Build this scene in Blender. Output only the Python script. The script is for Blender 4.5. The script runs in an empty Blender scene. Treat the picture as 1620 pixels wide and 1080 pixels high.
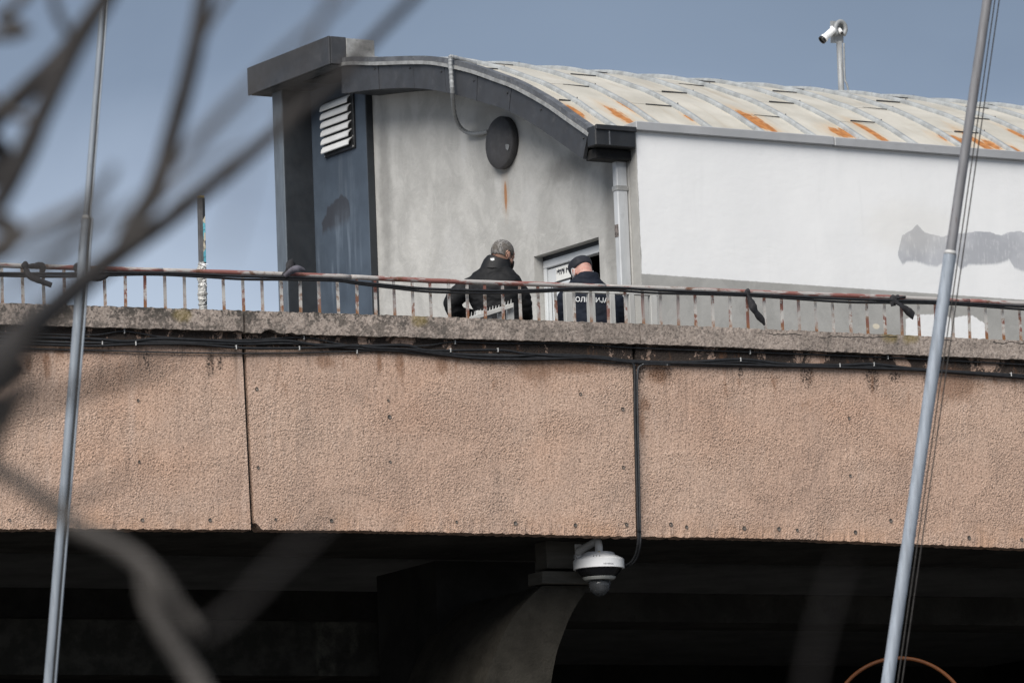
import bpy, bmesh, math, random
from mathutils import Vector, Matrix, noise as mnoise
from mathutils.bvhtree import BVHTree
random.seed(7)
R = math.radians
scene = bpy.context.scene
COL = scene.collection

# ------------------------------------------------------------------ camera, sky, sun, exposure
PITCH, ROLL, CAMZ, FPX = R(8.5), R(2.2), 1.7, 8415.0
EXPOSURE = 1.70
SUN_STRENGTH, SUN_ANGLE, SUN_ELEV, SUN_AZ = 1.5, R(48), R(45), R(-160)   # azimuth measured from +Y towards +X
_F = Vector((0, math.cos(PITCH), math.sin(PITCH)))
_Rt = Vector((1, 0, 0)); _Up = Vector((0, -math.sin(PITCH), math.cos(PITCH)))
CR = _Rt * math.cos(ROLL) - _Up * math.sin(ROLL)
CU = _Up * math.cos(ROLL) + _Rt * math.sin(ROLL)
CAM = Vector((0, 0, CAMZ))
cd = bpy.data.cameras.new('camera')
cam = bpy.data.objects.new('camera', cd); COL.objects.link(cam)
m = Matrix((CR, CU, -_F)).transposed().to_4x4(); m.translation = CAM
cam.matrix_world = m
cd.sensor_width = 36.0; cd.lens = 36.0 * FPX / 1620.0
cd.clip_start = 0.1; cd.clip_end = 3000
cd.dof.use_dof = True; cd.dof.focus_distance = 40.5; cd.dof.aperture_fstop = 5.6; cd.dof.aperture_blades = 0
scene.camera = cam

scene.view_settings.view_transform = 'Standard'; scene.view_settings.look = 'None'
scene.view_settings.gamma = 1.0; scene.view_settings.exposure = EXPOSURE
scene.view_settings.use_curve_mapping = False
scene.render.engine = 'CYCLES'
scene.cycles.use_denoising = True
scene.cycles.max_bounces = 6; scene.cycles.diffuse_bounces = 4; scene.cycles.transparent_max_bounces = 6

sun_dir = Vector((math.sin(SUN_AZ) * math.cos(SUN_ELEV), math.cos(SUN_AZ) * math.cos(SUN_ELEV), math.sin(SUN_ELEV)))
sd = bpy.data.lights.new('sun', 'SUN'); sun = bpy.data.objects.new('sun', sd); COL.objects.link(sun)
sun.rotation_euler = (-sun_dir).to_track_quat('-Z', 'Y').to_euler(); sun.location = (0, 0, 60)
sd.energy = SUN_STRENGTH; sd.angle = SUN_ANGLE; sd.color = (1.0, 0.955, 0.90)

world = bpy.data.worlds.new('World'); scene.world = world; world.use_nodes = True


class NT:
    """tiny node-graph helper"""
    def __init__(self, tree): self.t = tree; self.n = tree.nodes; self.l = tree.links
    def put(self, sock, v):
        if isinstance(v, bpy.types.NodeSocket): self.l.new(v, sock)
        elif v is not None:
            if hasattr(sock.default_value, '__len__') and not isinstance(v, (int, float)):
                v = tuple(v)
                if len(sock.default_value) == 4 and len(v) == 3: v = v + (1,)
            sock.default_value = v
    def math(self, op, a, b=None, c=None, clamp=False):
        n = self.n.new('ShaderNodeMath'); n.operation = op; n.use_clamp = clamp
        self.put(n.inputs[0], a)
        if b is not None: self.put(n.inputs[1], b)
        if c is not None: self.put(n.inputs[2], c)
        return n.outputs[0]
    def vm(self, op, a, b=None, out=0):
        n = self.n.new('ShaderNodeVectorMath'); n.operation = op
        self.put(n.inputs[0], a)
        if b is not None: self.put(n.inputs[1], b)
        return n.outputs[out]
    def noise(self, vec, scale, detail=3, rough=.55, dist=0.0, color=False):
        n = self.n.new('ShaderNodeTexNoise'); self.put(n.inputs['Vector'], vec)
        self.put(n.inputs['Scale'], scale); self.put(n.inputs['Detail'], detail)
        self.put(n.inputs['Roughness'], rough); self.put(n.inputs['Distortion'], dist)
        return n.outputs['Color' if color else 'Fac']
    def voro(self, vec, scale, feature='F1', out='Distance'):
        n = self.n.new('ShaderNodeTexVoronoi'); n.feature = feature
        self.put(n.inputs['Vector'], vec); self.put(n.inputs['Scale'], scale); return n.outputs[out]
    def mr(self, v, a, b, c=0.0, d=1.0, smooth=True):
        n = self.n.new('ShaderNodeMapRange'); n.interpolation_type = 'SMOOTHSTEP' if smooth else 'LINEAR'
        for i, x in enumerate((v, a, b, c, d)): self.put(n.inputs[i], x)
        return n.outputs[0]
    def mix(self, f, a, b, mode='MIX'):
        n = self.n.new('ShaderNodeMix'); n.data_type = 'RGBA'; n.blend_type = mode
        self.put(n.inputs[0], f); self.put(n.inputs[6], a); self.put(n.inputs[7], b); return n.outputs[2]
    def ramp(self, f, stops):
        n = self.n.new('ShaderNodeValToRGB'); e = n.color_ramp.elements
        while len(e) < len(stops): e.new(.5)
        for el, (p, c) in zip(e, stops):
            el.position = p; el.color = tuple(c) + (1,) if len(c) == 3 else c
        self.put(n.inputs[0], f); return n.outputs[0]
    def sep(self, v):
        n = self.n.new('ShaderNodeSeparateXYZ'); self.put(n.inputs[0], v); return n.outputs
    def comb(self, x, y, z):
        n = self.n.new('ShaderNodeCombineXYZ')
        for i, q in enumerate((x, y, z)): self.put(n.inputs[i], q)
        return n.outputs[0]
    def pos(self): return self.n.new('ShaderNodeNewGeometry').outputs['Position']
    def obj(self): return self.n.new('ShaderNodeTexCoord').outputs['Object']
    def uv(self): return self.n.new('ShaderNodeTexCoord').outputs['UV']
    def scale(self, v, s): return self.vm('MULTIPLY', v, s)
    def local(self, origin, angle):
        """world position in a frame at origin turned by angle about Z"""
        p = self.vm('SUBTRACT', self.pos(), origin)
        n = self.n.new('ShaderNodeMapping'); self.put(n.inputs['Vector'], p); n.inputs['Rotation'].default_value = (0, 0, -angle)
        return n.outputs[0]
    def blob(self, xy, c, r, warp, amp=.5, soft=.25):
        """a ragged patch of centre c and radii r; xy = vector whose first two parts are the plane's coordinates"""
        d = self.vm('SUBTRACT', xy, (c[0], c[1], 0)); d = self.vm('MULTIPLY', d, (1 / r[0], 1 / r[1], 0))
        ln = self.vm('LENGTH', d, out=1)
        ln = self.math('ADD', ln, self.math('MULTIPLY', self.math('SUBTRACT', warp, .5), amp * 2))
        return self.mr(ln, 1 + soft, 1 - soft, 0, 1)
    def curve(self, x, pts):
        """piecewise-linear y(x) through pts"""
        pts = sorted(pts); x0, x1 = pts[0][0], pts[-1][0]; ys = [p[1] for p in pts]; y0, y1 = min(ys) - .01, max(ys) + .01
        f = self.mr(x, x0, x1, 0, 1, smooth=False)
        c = self.ramp(f, [((p[0] - x0) / (x1 - x0), ((p[1] - y0) / (y1 - y0),) * 3) for p in pts])
        c.node.color_ramp.interpolation = 'LINEAR'
        v = self.sep(c)[0]
        return self.math('ADD', self.math('MULTIPLY', v, y1 - y0), y0)
    def patch(self, x, z, up, lo, jit, amp, soft, fade=None):
        """an overpainted patch between an upper and a lower outline"""
        j = self.math('MULTIPLY', self.math('SUBTRACT', jit, .5), amp)
        zz = self.math('ADD', z, j)
        u = self.mr(self.math('SUBTRACT', self.curve(x, up), zz), -soft, soft); d = self.mr(self.math('SUBTRACT', zz, self.curve(x, lo)), -(fade or soft), (fade or soft))
        xs = [p[0] for p in up]; xx = self.math('ADD', x, j)
        e = self.math('MULTIPLY', self.mr(xx, min(xs), min(xs) + soft), self.mr(xx, max(xs), max(xs) - soft))
        return self.math('MULTIPLY', self.math('MULTIPLY', u, d), e)
    def mx(self, masks):
        o = masks[0]
        for q in masks[1:]: o = self.math('MAXIMUM', o, q)
        return o


# world: Nishita daylight behind a blue-grey cloud deck with a paler band towards the horizon
wt = NT(world.node_tree); wt.n.clear()
sky = wt.n.new('ShaderNodeTexSky'); sky.sky_type = 'NISHITA'; sky.sun_disc = False
sky.sun_elevation = SUN_ELEV; sky.sun_rotation = SUN_AZ % (2 * math.pi); sky.air_density = 1.0; sky.dust_density = 1.5
dirv = wt.n.new('ShaderNodeTexCoord').outputs['Generated']
dz = wt.sep(dirv)[2]
cn = wt.noise(wt.scale(dirv, (1, 1, 2.2)), 5.0, 4, .5)
cn2 = wt.noise(wt.scale(dirv, (1, 1, 1.6)), 2.1, 3, .5)
edge = wt.math('ADD', dz, wt.math('MULTIPLY', wt.math('SUBTRACT', cn, .5), .07))
k = 10.0 / 2 ** EXPOSURE
def sc(c): return tuple(x * k for x in c)
grad = wt.n.new('ShaderNodeValToRGB'); ge = grad.color_ramp.elements
wt.put(grad.inputs[0], wt.mr(edge, .10, .26, 0, 1, smooth=False))
stops = [(0.0, (.53, .605, .72)), (.28, (.45, .525, .645)), (.46, (.31, .375, .49)), (.62, (.20, .255, .35)), (.80, (.152, .197, .275)), (1.0, (.16, .206, .285))]
while len(ge) < len(stops): ge.new(.5)
for el, (p, c) in zip(ge, stops): el.position = p; el.color = c + (1,)
cloud = wt.mix(wt.mr(cn2, .35, .7), grad.outputs[0], wt.mix(1.0, grad.outputs[0], (1.18, 1.16, 1.13), 'MULTIPLY'))
cn3 = wt.noise(wt.scale(dirv, (1, 1, 1.9)), 11.0, 5, .55, .6)
cloud = wt.mix(1.0, cloud, wt.mix(wt.mr(cn3, .30, .70), (.93, .93, .94), (1.07, 1.065, 1.05)), 'MULTIPLY')
cloud = wt.mix(1.0, cloud, (k, k, k), 'MULTIPLY')
cloud.node.clamp_result = False
skymix = wt.mix(.96, sky.outputs[0], cloud)
bg = wt.n.new('ShaderNodeBackground'); wt.put(bg.inputs[0], skymix); bg.inputs[1].default_value = 0.1
wo = wt.n.new('ShaderNodeOutputWorld'); wt.l.new(bg.outputs[0], wo.inputs[0])

# ------------------------------------------------------------------ frames of the place
def ray(u, v): return _F + CR * ((u - 810) / FPX) + CU * ((540 - v) / FPX)
def on_y(u, v, Y):
    d = ray(u, v); return CAM + d * (Y / d.y)
def on_plane(u, v, P, n):
    d = ray(u, v); return CAM + d * ((P - CAM).dot(n) / d.dot(n))
def proj(P):
    p = P - CAM; d = p.dot(_F); return 810 + FPX * p.dot(CR) / d, 540 - FPX * p.dot(CU) / d

PH, PG = R(26.5), R(31.5)
P0 = on_y(810, 540, 40.0); P0.z = 0                         # walkway front, foot point
HP = Vector((math.cos(PH), math.sin(PH), 0)); NP = Vector((math.sin(PH), -math.cos(PH), 0))
def PW(s, d, z): return P0 + HP * s + NP * d + Vector((0, 0, z))
def ppx(u, v, d=0.0):
    X = on_plane(u, v, P0 + NP * d, NP); return (X - P0).dot(HP), X.z
O = on_y(1014, 440, 42.2); O.z = 0                          # near corner of the rooftop building
AX = Vector((-math.sin(PG), math.cos(PG), 0)); BX = Vector((math.cos(PG), math.sin(PG), 0))
def BW(a, b, z): return O + AX * a + BX * b + Vector((0, 0, z))
def gpx(u, v, b=0.0):                                        # on a plane parallel to the gable
    X = on_plane(u, v, O + BX * b, BX); return (X - O).dot(AX), X.z
def lpx(u, v, a=0.0):                                        # on a plane parallel to the long wall
    X = on_plane(u, v, O + AX * a, AX); return (X - O).dot(BX), X.z
Z_PB = ppx(810, 845)[1]                                      # underside of the fascia panels
Z_CT = ppx(810, 506)[1]                                      # top of the coping
Z_DECK = on_y(797, 381, 41.2).z - 1.76

# ------------------------------------------------------------------ object helpers
ORIGIN = {}
def tag(o, label=None, cat=None, group=None, kind=None):
    if label: o['label'] = label
    if cat: o['category'] = cat
    if group: o['group'] = group
    if kind: o['kind'] = kind
    return o
def thing(name, loc, label, cat, group=None):
    o = bpy.data.objects.new(name, None); COL.objects.link(o); o.location = loc; o.empty_display_size = .2
    ORIGIN[o.name] = Vector(loc); return tag(o, label, cat, group)
def place(o, base, parent):
    ORIGIN[o.name] = Vector(base)
    if parent is not None:
        o.parent = parent; o.location = Vector(base) - ORIGIN[parent.name]
    else: o.location = base
def link_mesh(name, me, mat, parent=None, base=None):
    """me holds world coordinates; the origin is moved to the foot of the piece"""
    if base is None:
        xs = [v.co for v in me.vertices]
        mn = Vector([min(c[i] for c in xs) for i in range(3)]); mxv = Vector([max(c[i] for c in xs) for i in range(3)])
        base = Vector(((mn.x + mxv.x) / 2, (mn.y + mxv.y) / 2, mn.z))
    me.transform(Matrix.Translation(-Vector(base)))
    o = bpy.data.objects.new(name, me); COL.objects.link(o)
    if mat is not None:
        me.materials.clear()
        for q in (mat if isinstance(mat, (list, tuple)) else [mat]): me.materials.append(q)
    place(o, base, parent); return o
def build(name, bm, mat, parent=None, smooth=False, base=None, recalc=True):
    if recalc: bmesh.ops.recalc_face_normals(bm, faces=bm.faces[:])
    me = bpy.data.meshes.new(name); bm.to_mesh(me); bm.free()
    if smooth:
        for p in me.polygons: p.use_smooth = True
    return link_mesh(name, me, mat, parent, base)
def copy_part(o, base, parent):
    c = o.copy(); COL.objects.link(c); place(c, base, parent); return c

def add_hex(bm, P, bevel=0.0):
    """P: eight corners, bottom four then top four"""
    vs = [bm.verts.new(p) for p in P]
    fs = [bm.faces.new([vs[i] for i in q]) for q in ((3, 2, 1, 0), (4, 5, 6, 7), (0, 1, 5, 4), (1, 2, 6, 5), (2, 3, 7, 6), (3, 0, 4, 7))]
    if bevel:
        es = set(e for f in fs for e in f.edges)
        bmesh.ops.bevel(bm, geom=list(es), offset=bevel, segments=1, affect='EDGES', profile=.5)
def hexa(W, x0, x1, y0, y1, z0, z1):
    return [W(x0, y0, z0), W(x1, y0, z0), W(x1, y1, z0), W(x0, y1, z0), W(x0, y0, z1), W(x1, y0, z1), W(x1, y1, z1), W(x0, y1, z1)]
def box(name, W, x0, x1, y0, y1, z0, z1, mat, parent=None, bevel=.004):
    bm = bmesh.new(); add_hex(bm, hexa(W, x0, x1, y0, y1, z0, z1), bevel); return build(name, bm, mat, parent)
def WXYZ(x, y, z): return Vector((x, y, z))
def add_prism(bm, pts, ext):
    a = [bm.verts.new(p) for p in pts]; b = [bm.verts.new(p + ext) for p in pts]; n = len(pts)
    bm.faces.new(a[::-1]); bm.faces.new(b)
    for i in range(n): bm.faces.new((a[i], a[(i + 1) % n], b[(i + 1) % n], b[i]))
def add_strip(bm, top, bot, ext):
    """a ribbon between two polylines given depth ext"""
    n = len(top)
    T = [bm.verts.new(p) for p in top]; B = [bm.verts.new(p) for p in bot]
    T2 = [bm.verts.new(p + ext) for p in top]; B2 = [bm.verts.new(p + ext) for p in bot]
    for i in range(n - 1):
        bm.faces.new((T[i], T[i + 1], B[i + 1], B[i])); bm.faces.new((T2[i + 1], T2[i], B2[i], B2[i + 1]))
        bm.faces.new((T[i + 1], T[i], T2[i], T2[i + 1])); bm.faces.new((B[i], B[i + 1], B2[i + 1], B2[i]))
    bm.faces.new((T[0], B[0], B2[0], T2[0])); bm.faces.new((B[-1], T[-1], T2[-1], B2[-1]))
def catmull(pts, sub=6):
    out = []; n = len(pts)
    for i in range(n - 1):
        p0, p1, p2, p3 = pts[max(i - 1, 0)], pts[i], pts[i + 1], pts[min(i + 2, n - 1)]
        for k_ in range(sub):
            t = k_ / sub
            out.append(.5 * ((2 * p1) + (p2 - p0) * t + (2 * p0 - 5 * p1 + 4 * p2 - p3) * t * t + (3 * p1 - p0 - 3 * p2 + p3) * t ** 3))
    out.append(pts[-1].copy()); return out
def add_tube(bm, pts, rad, n=8, caps=True, squash=None):
    k_ = len(pts); rings = []
    if not hasattr(rad, '__len__'): rad = [rad] * k_
    up = None
    for i, p in enumerate(pts):
        t = (pts[min(i + 1, k_ - 1)] - pts[max(i - 1, 0)]).normalized()
        if up is None:
            up = t.orthogonal().normalized()
        up = (up - t * up.dot(t)).normalized(); side = t.cross(up)
        rings.append([bm.verts.new(p + (up * math.cos(2 * math.pi * j / n) + side * math.sin(2 * math.pi * j / n)) * rad[i]) for j in range(n)])
    for a, b in zip(rings, rings[1:]):
        for j in range(n): bm.faces.new((a[j], a[(j + 1) % n], b[(j + 1) % n], b[j]))
    if caps: bm.faces.new(rings[0][::-1]); bm.faces.new(rings[-1])
def add_lathe(bm, prof, c, axis=Vector((0, 0, 1)), n=24):
    axis = axis.normalized(); u = axis.orthogonal().normalized(); w = axis.cross(u); rings = []
    for r, h in prof:
        rings.append([bm.verts.new(c + axis * h + (u * math.cos(2 * math.pi * j / n) + w * math.sin(2 * math.pi * j / n)) * max(r, 1e-4)) for j in range(n)])
    for a, b in zip(rings, rings[1:]):
        for j in range(n): bm.faces.new((a[j], a[(j + 1) % n], b[(j + 1) % n], b[j]))
    bm.faces.new(rings[0][::-1]); bm.faces.new(rings[-1])
def add_ellipsoid(bm, c, r, rot=None, seg=20, rings=14):
    mtx = Matrix.Translation(c) @ (rot.to_4x4() if rot is not None else Matrix.Identity(4)) @ Matrix.Diagonal((r[0], r[1], r[2], 1))
    bmesh.ops.create_uvsphere(bm, u_segments=seg, v_segments=rings, radius=1.0, matrix=mtx)

# ------------------------------------------------------------------ materials
MATS = {}
def mat(name, rough=.7, metal=0.0, spec=.5):
    mm = bpy.data.materials.new(name); mm.use_nodes = True; t = NT(mm.node_tree)
    b = mm.node_tree.nodes['Principled BSDF']; b.inputs['Roughness'].default_value = rough
    b.inputs['Metallic'].default_value = metal; b.inputs['Specular IOR Level'].default_value = spec
    return mm, t, b
def bump(t, b, h, strength=.5, dist=.01):
    n = t.n.new('ShaderNodeBump'); n.inputs['Strength'].default_value = strength; n.inputs['Distance'].default_value = dist
    t.put(n.inputs['Height'], h); t.l.new(n.outputs[0], b.inputs['Normal'])
def simple(name, c, rough=.6, metal=0.0, var=.12, scale=6.0, spec=.5, dirt=None, bumps=0.0, bscale=40.0, stretch=(1, 1, 1)):
    mm, t, b = mat(name, rough, metal, spec)
    p = t.scale(t.pos(), stretch)
    n = t.noise(p, scale, 5, .6)
    lo = tuple(x * (1 - var) for x in c); hi = tuple(min(1, x * (1 + var)) for x in c)
    col = t.mix(t.mr(n, .3, .7), lo, hi)
    if dirt:
        col = t.mix(t.mr(t.noise(p, scale * 2.7, 6, .65), .55, .72, 0, dirt[1]), col, dirt[0])
    t.put(b.inputs['Base Color'], col)
    t.put(b.inputs['Roughness'], t.mr(t.noise(p, scale * 3, 3), .3, .7, max(0, rough - .08), min(1, rough + .08)))
    if bumps: bump(t, b, t.noise(p, bscale, 4, .6), bumps, .01)
    MATS[name] = mm; return mm

# pebble-faced pink concrete of the walkway fascia
def make_fascia():
    mm, t, b = mat('pebbled_pink_concrete', .92, spec=.2)
    L = t.local((P0.x, P0.y, 0), PH); s, d, z = t.sep(L)
    g1 = t.noise(L, 62, 3, .62, .3); g2 = t.voro(L, 84); g3 = t.noise(L, 1.1, 4, .55); g4 = t.noise(L, 85, 2, .5)
    col = t.ramp(g1, [(.30, (.13, .098, .078)), (.40, (.40, .295, .228)), (.47, (.55, .408, .318)), (.58, (.60, .452, .355)), (.70, (.70, .565, .47))])
    col = t.mix(t.mr(g4, .58, .69, 0, .6), col, (.21, .16, .125))
    g7 = t.noise(L, 21, 3, .55)
    col = t.mix(t.mr(g7, .52, .68, 0, .28), col, (.36, .27, .21))
    g8 = t.noise(t.scale(L, (1, 1, .7)), 3.4, 5, .62)
    col = t.mix(t.mr(g8, .50, .66, 0, .22), col, (.30, .24, .20))
    col = t.mix(t.mr(t.noise(L, 7.5, 3, .5), .56, .70, 0, .20), col, (.66, .52, .42))
    col = t.mix(t.mr(g3, .42, .72, 0, .45), col, t.mix(1.0, col, (.80, .79, .80), 'MULTIPLY'))
    g5 = t.noise(t.scale(L, (1, 1, 1.8)), .8, 3, .5)
    col = t.mix(t.mr(g5, .48, .75, 0, .5), col, t.mix(1.0, col, (1.05, .93, .84), 'MULTIPLY'))
    g9 = t.noise(t.scale(L, (.55, 1, .8)), 1.0, 4, .55)
    col = t.mix(1.0, col, t.mix(t.mr(g9, .38, .64), (.955, .915, .90), (.92, .85, .82)), 'MULTIPLY')
    # warm damp edge along the bottom
    low = t.mr(z, Z_PB + .22, Z_PB + .03, 0, 1)
    col = t.mix(t.math('MULTIPLY', low, t.mr(t.noise(L, 3, 3), .4, .65, 0, .45)), col, (.50, .30, .19))
    run = t.noise(t.scale(L, (3.2, 1, .28)), 1.0, 5, .62, .5)
    col = t.mix(t.math('MULTIPLY', t.mr(run, .54, .70, 0, .24), t.mr(g1, .62, .42, .45, 1)), col, (.24, .185, .155))
    col = t.mix(t.mr(t.noise(t.scale(L, (5.5, 1, .5)), 1.0, 4, .6), .60, .74, 0, .22), col, (.68, .555, .475))
    bald = t.mr(t.noise(t.scale(L, (1, 1, 1.3)), 1.7, 5, .6, .8), .40, .62, .35, 1.0)
    # black growth under the coping and streaks running down from it
    st = t.noise(t.scale(L, (9, 1, .9)), 1.0, 5, .6); st2 = t.noise(t.scale(L, (4.2, 1, 2.4)), 1.0, 5, .68, .6)
    zc = Z_CT - .17
    band = t.mr(t.math('ADD', z, t.math('MULTIPLY', t.math('SUBTRACT', g1, .5), .06)), zc - .135, zc - .10, 0, 1)
    grow = t.math('MULTIPLY', t.mr(t.math('ADD', st2, t.math('MULTIPLY', t.math('SUBTRACT', g1, .5), .25)), .430, .465), band)
    reach = t.math('MULTIPLY', t.mr(z, zc - .62, zc - .14, 0, 1), t.mr(st, .56, .72))
    reach = t.math('MULTIPLY', reach, t.mr(g1, .36, .56))
    col = t.mix(t.math('MULTIPLY', t.math('MAXIMUM', grow, reach), .93), col, (.022, .020, .019))
    xy = t.comb(s, z, 0); wp = t.noise(t.scale(L, (26, 1, 9)), 1.0, 5, .7)
    drips = [t.blob(xy, ppx(u, v), r_, wp, .75, .30) for (u, v), r_ in (((333, 578), (.035, .09)), ((348, 574), (.025, .06)), ((1012, 583), (.05, .09)), ((1045, 590), (.10, .05)), ((1277, 592), (.055, .10)), ((1380, 594), (.06, .12)), ((1415, 596), (.05, .04)), ((1465, 600), (.02, .05)), ((232, 566), (.03, .07)), ((1172, 588), (.02, .05)))]
    col = t.mix(t.math('MULTIPLY', t.mx(drips), t.mr(g1, .58, .40, .12, .9)), col, (.030, .026, .024))
    bdr = [t.blob(xy, ppx(u, v), r_, wp, .7, .5) for (u, v), r_ in (((848, 585), (.16, .09)), ((632, 572), (.03, .13)), ((600, 570), (.02, .08)), ((515, 572), (.08, .05)), ((900, 580), (.3, .05)), ((700, 577), (.05, .08)), ((1040, 592), (.09, .08)), ((1020, 640), (.05, .05)), ((1015, 670), (.03, .1)), ((75, 578), (.03, .09)), ((45, 575), (.025, .06)), ((1510, 610), (.22, .12)))]
    col = t.mix(t.math('MULTIPLY', t.mx(bdr), .55), col, (.20, .10, .055))
    brown = t.math('MULTIPLY', t.mr(z, zc - .60, zc - .2, 0, 1), t.mr(t.noise(t.scale(L, (7, 1, 2.5)), 1.3, 5, .65), .55, .68, 0, .6))
    col = t.mix(brown, col, (.21, .105, .058))
    t.put(b.inputs['Base Color'], col)
    h = t.math('ADD', t.math('MULTIPLY', g1, 1.2), t.math('MULTIPLY', g2, -.5))
    bump(t, b, t.math('MULTIPLY', t.math('ADD', h, t.math('MULTIPLY', g4, .35)), bald), .8, .015)
    MATS['fascia'] = mm
make_fascia()
def make_coping():
    mm, t, b = mat('weathered_coping_concrete', .92, spec=.2)
    L = t.local((P0.x, P0.y, 0), PH); s, d, z = t.sep(L)
    g1 = t.noise(L, 60, 3, .65); g3 = t.noise(L, 1.6, 4, .6); g6 = t.math('ADD', t.math('MULTIPLY', t.noise(L, 8, 5, .65, .4), .55), t.math('MULTIPLY', t.noise(L, 38, 4, .7), .45))
    col = t.ramp(g1, [(.3, (.14, .122, .108)), (.45, (.32, .265, .228)), (.60, (.41, .345, .298)), (.75, (.50, .44, .39))])
    col = t.mix(t.mr(g3, .40, .66, 0, .75), col, t.mix(1.0, col, (.72, .72, .72), 'MULTIPLY'))
    leftness = t.mr(s, 2.8, -2.5, .25, 1.0)
    up = t.mr(z, Z_CT - .16, Z_CT + .0, .62, 1.0)
    mould = t.math('MULTIPLY', t.math('MULTIPLY', t.mr(g6, .465, .545), up), leftness)
    col = t.mix(t.math('MULTIPLY', mould, .9), col, (.045, .043, .038))
    stk = t.noise(t.scale(L, (6, 1, .5)), 1.2, 4, .6)
    col = t.mix(t.math('MULTIPLY', t.mr(stk, .55, .72), t.mr(g6, .40, .56, .2, .75)), col, (.075, .07, .063))
    warp = t.noise(L, 14, 4)
    xy = t.comb(s, z, 0)
    moss = [t.blob(xy, ppx(u, v, .06), (.07, .05), warp, .6, .5) for u, v in ((288, 498), (663, 505), (1440, 533), (1408, 531))]
    col = t.mix(t.math('MULTIPLY', t.mx(moss), .55), col, (.20, .15, .035))
    # hairline crack in the right-hand stone
    ck = t.math('ABSOLUTE', t.math('SUBTRACT', t.math('ADD', t.math('SUBTRACT', z, t.math('MULTIPLY', s, .0)), t.math('MULTIPLY', t.math('SUBTRACT', t.noise(t.comb(s, 0, 0), 3.2, 5, .62), .5), .13)), Z_CT - .045))
    crack = t.math('MULTIPLY', t.mr(ck, .0055, .002), t.math('MULTIPLY', t.mr(s, 1.95, 2.0), t.mr(t.noise(L, 5, 2), .42, .5)))
    col = t.mix(crack, col, (.03, .028, .026))
    t.put(b.inputs['Base Color'], col)
    bump(t, b, t.math('ADD', g1, t.math('MULTIPLY', g6, .4)), .6, .012)
    MATS['coping'] = mm
make_coping()

def plaster_nodes(t, L, base, var=.10):
    s, d, z = t.sep(L)
    n1 = t.noise(t.scale(L, (1.4, 1, 1.0)), 1.1, 6, .6, .8); n2 = t.noise(t.scale(L, (7, 1, .7)), 1.4, 4, .6); n3 = t.noise(L, 6, 5, .65, .8)
    n9 = t.noise(t.scale(L, (1.2, 1, 1)), 2.6, 5, .66, .9)
    col = t.mix(t.mr(n1, .35, .68), tuple(x * (1 - var * 1.5) for x in base), tuple(x * (1 + var) for x in base))
    col = t.mix(t.mr(n2, .55, .75, 0, .13), col, tuple(x * .72 for x in base))
    col = t.mix(t.mr(n3, .55, .72, 0, .22), col, tuple(min(1, x * 1.22) for x in base))
    col = t.mix(t.mr(n9, .50, .60, 0, .30), col, tuple(min(1, x * 1.25) for x in base))
    col = t.mix(t.mr(n9, .46, .36, 0, .30), col, tuple(x * .74 for x in base))
    col = t.mix(t.mr(t.noise(L, 3.1, 6, .7), .60, .75, 0, .35), col, tuple(x * .70 for x in base))
    return col, n3
def make_gable():
    mm, t, b = mat('stained_grey_plaster', .9, spec=.25)
    L = t.local((O.x, O.y, 0), PG); s, d, z = t.sep(L)          # s = b axis, d = a axis here
    a = d; xy = t.comb(a, z, 0)
    col, n3 = plaster_nodes(t, t.comb(a, s, z), (.475, .468, .445))
    warp = t.noise(t.comb(a, 0, z), 9, 5, .6)
    pale = []
    for (u0, v0), (ra, rz) in (((656, 165), (.06, .16)), ((733, 222), (.045, .20)), ((792, 285), (.10, .10)), ((718, 440), (.22, .45)), ((838, 330), (.14, .2))):
        pale.append(t.blob(xy, gpx(u0, v0), (ra, rz), warp, .5, .35))
    col = t.mix(t.math('MULTIPLY', t.mx(pale), .45), col, (.56, .555, .54))
    dark_blobs = [t.blob(xy, gpx(u0, v0), (ra, rz), warp, .6, .6) for (u0, v0), (ra, rz) in
             (((965, 300), (.10, .9)), ((902, 262), (.4, .10)), ((794, 262), (.2, .10)), ((610, 300), (.10, .8)))]
    col = t.mix(t.math('MULTIPLY', t.mx(dark_blobs), .45), col, (.135, .13, .122))  # darker patches by the pipe, eave, cover and tower
    r0 = gpx(800, 310)
    rust = t.blob(xy, r0, (.022, .115), warp, .35, .3)
    col = t.mix(t.math('MULTIPLY', rust, .85), col, (.36, .13, .025))
    halo = t.blob(xy, (r0[0], r0[1] + .02), (.06, .2), warp, .5, .5)
    col = t.mix(t.math('MULTIPLY', halo, .25), col, (.36, .24, .14))
    t.put(b.inputs['Base Color'], col); bump(t, b, t.math('ADD', n3, warp), .28, .02)
    MATS['gable'] = mm
make_gable()
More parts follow.
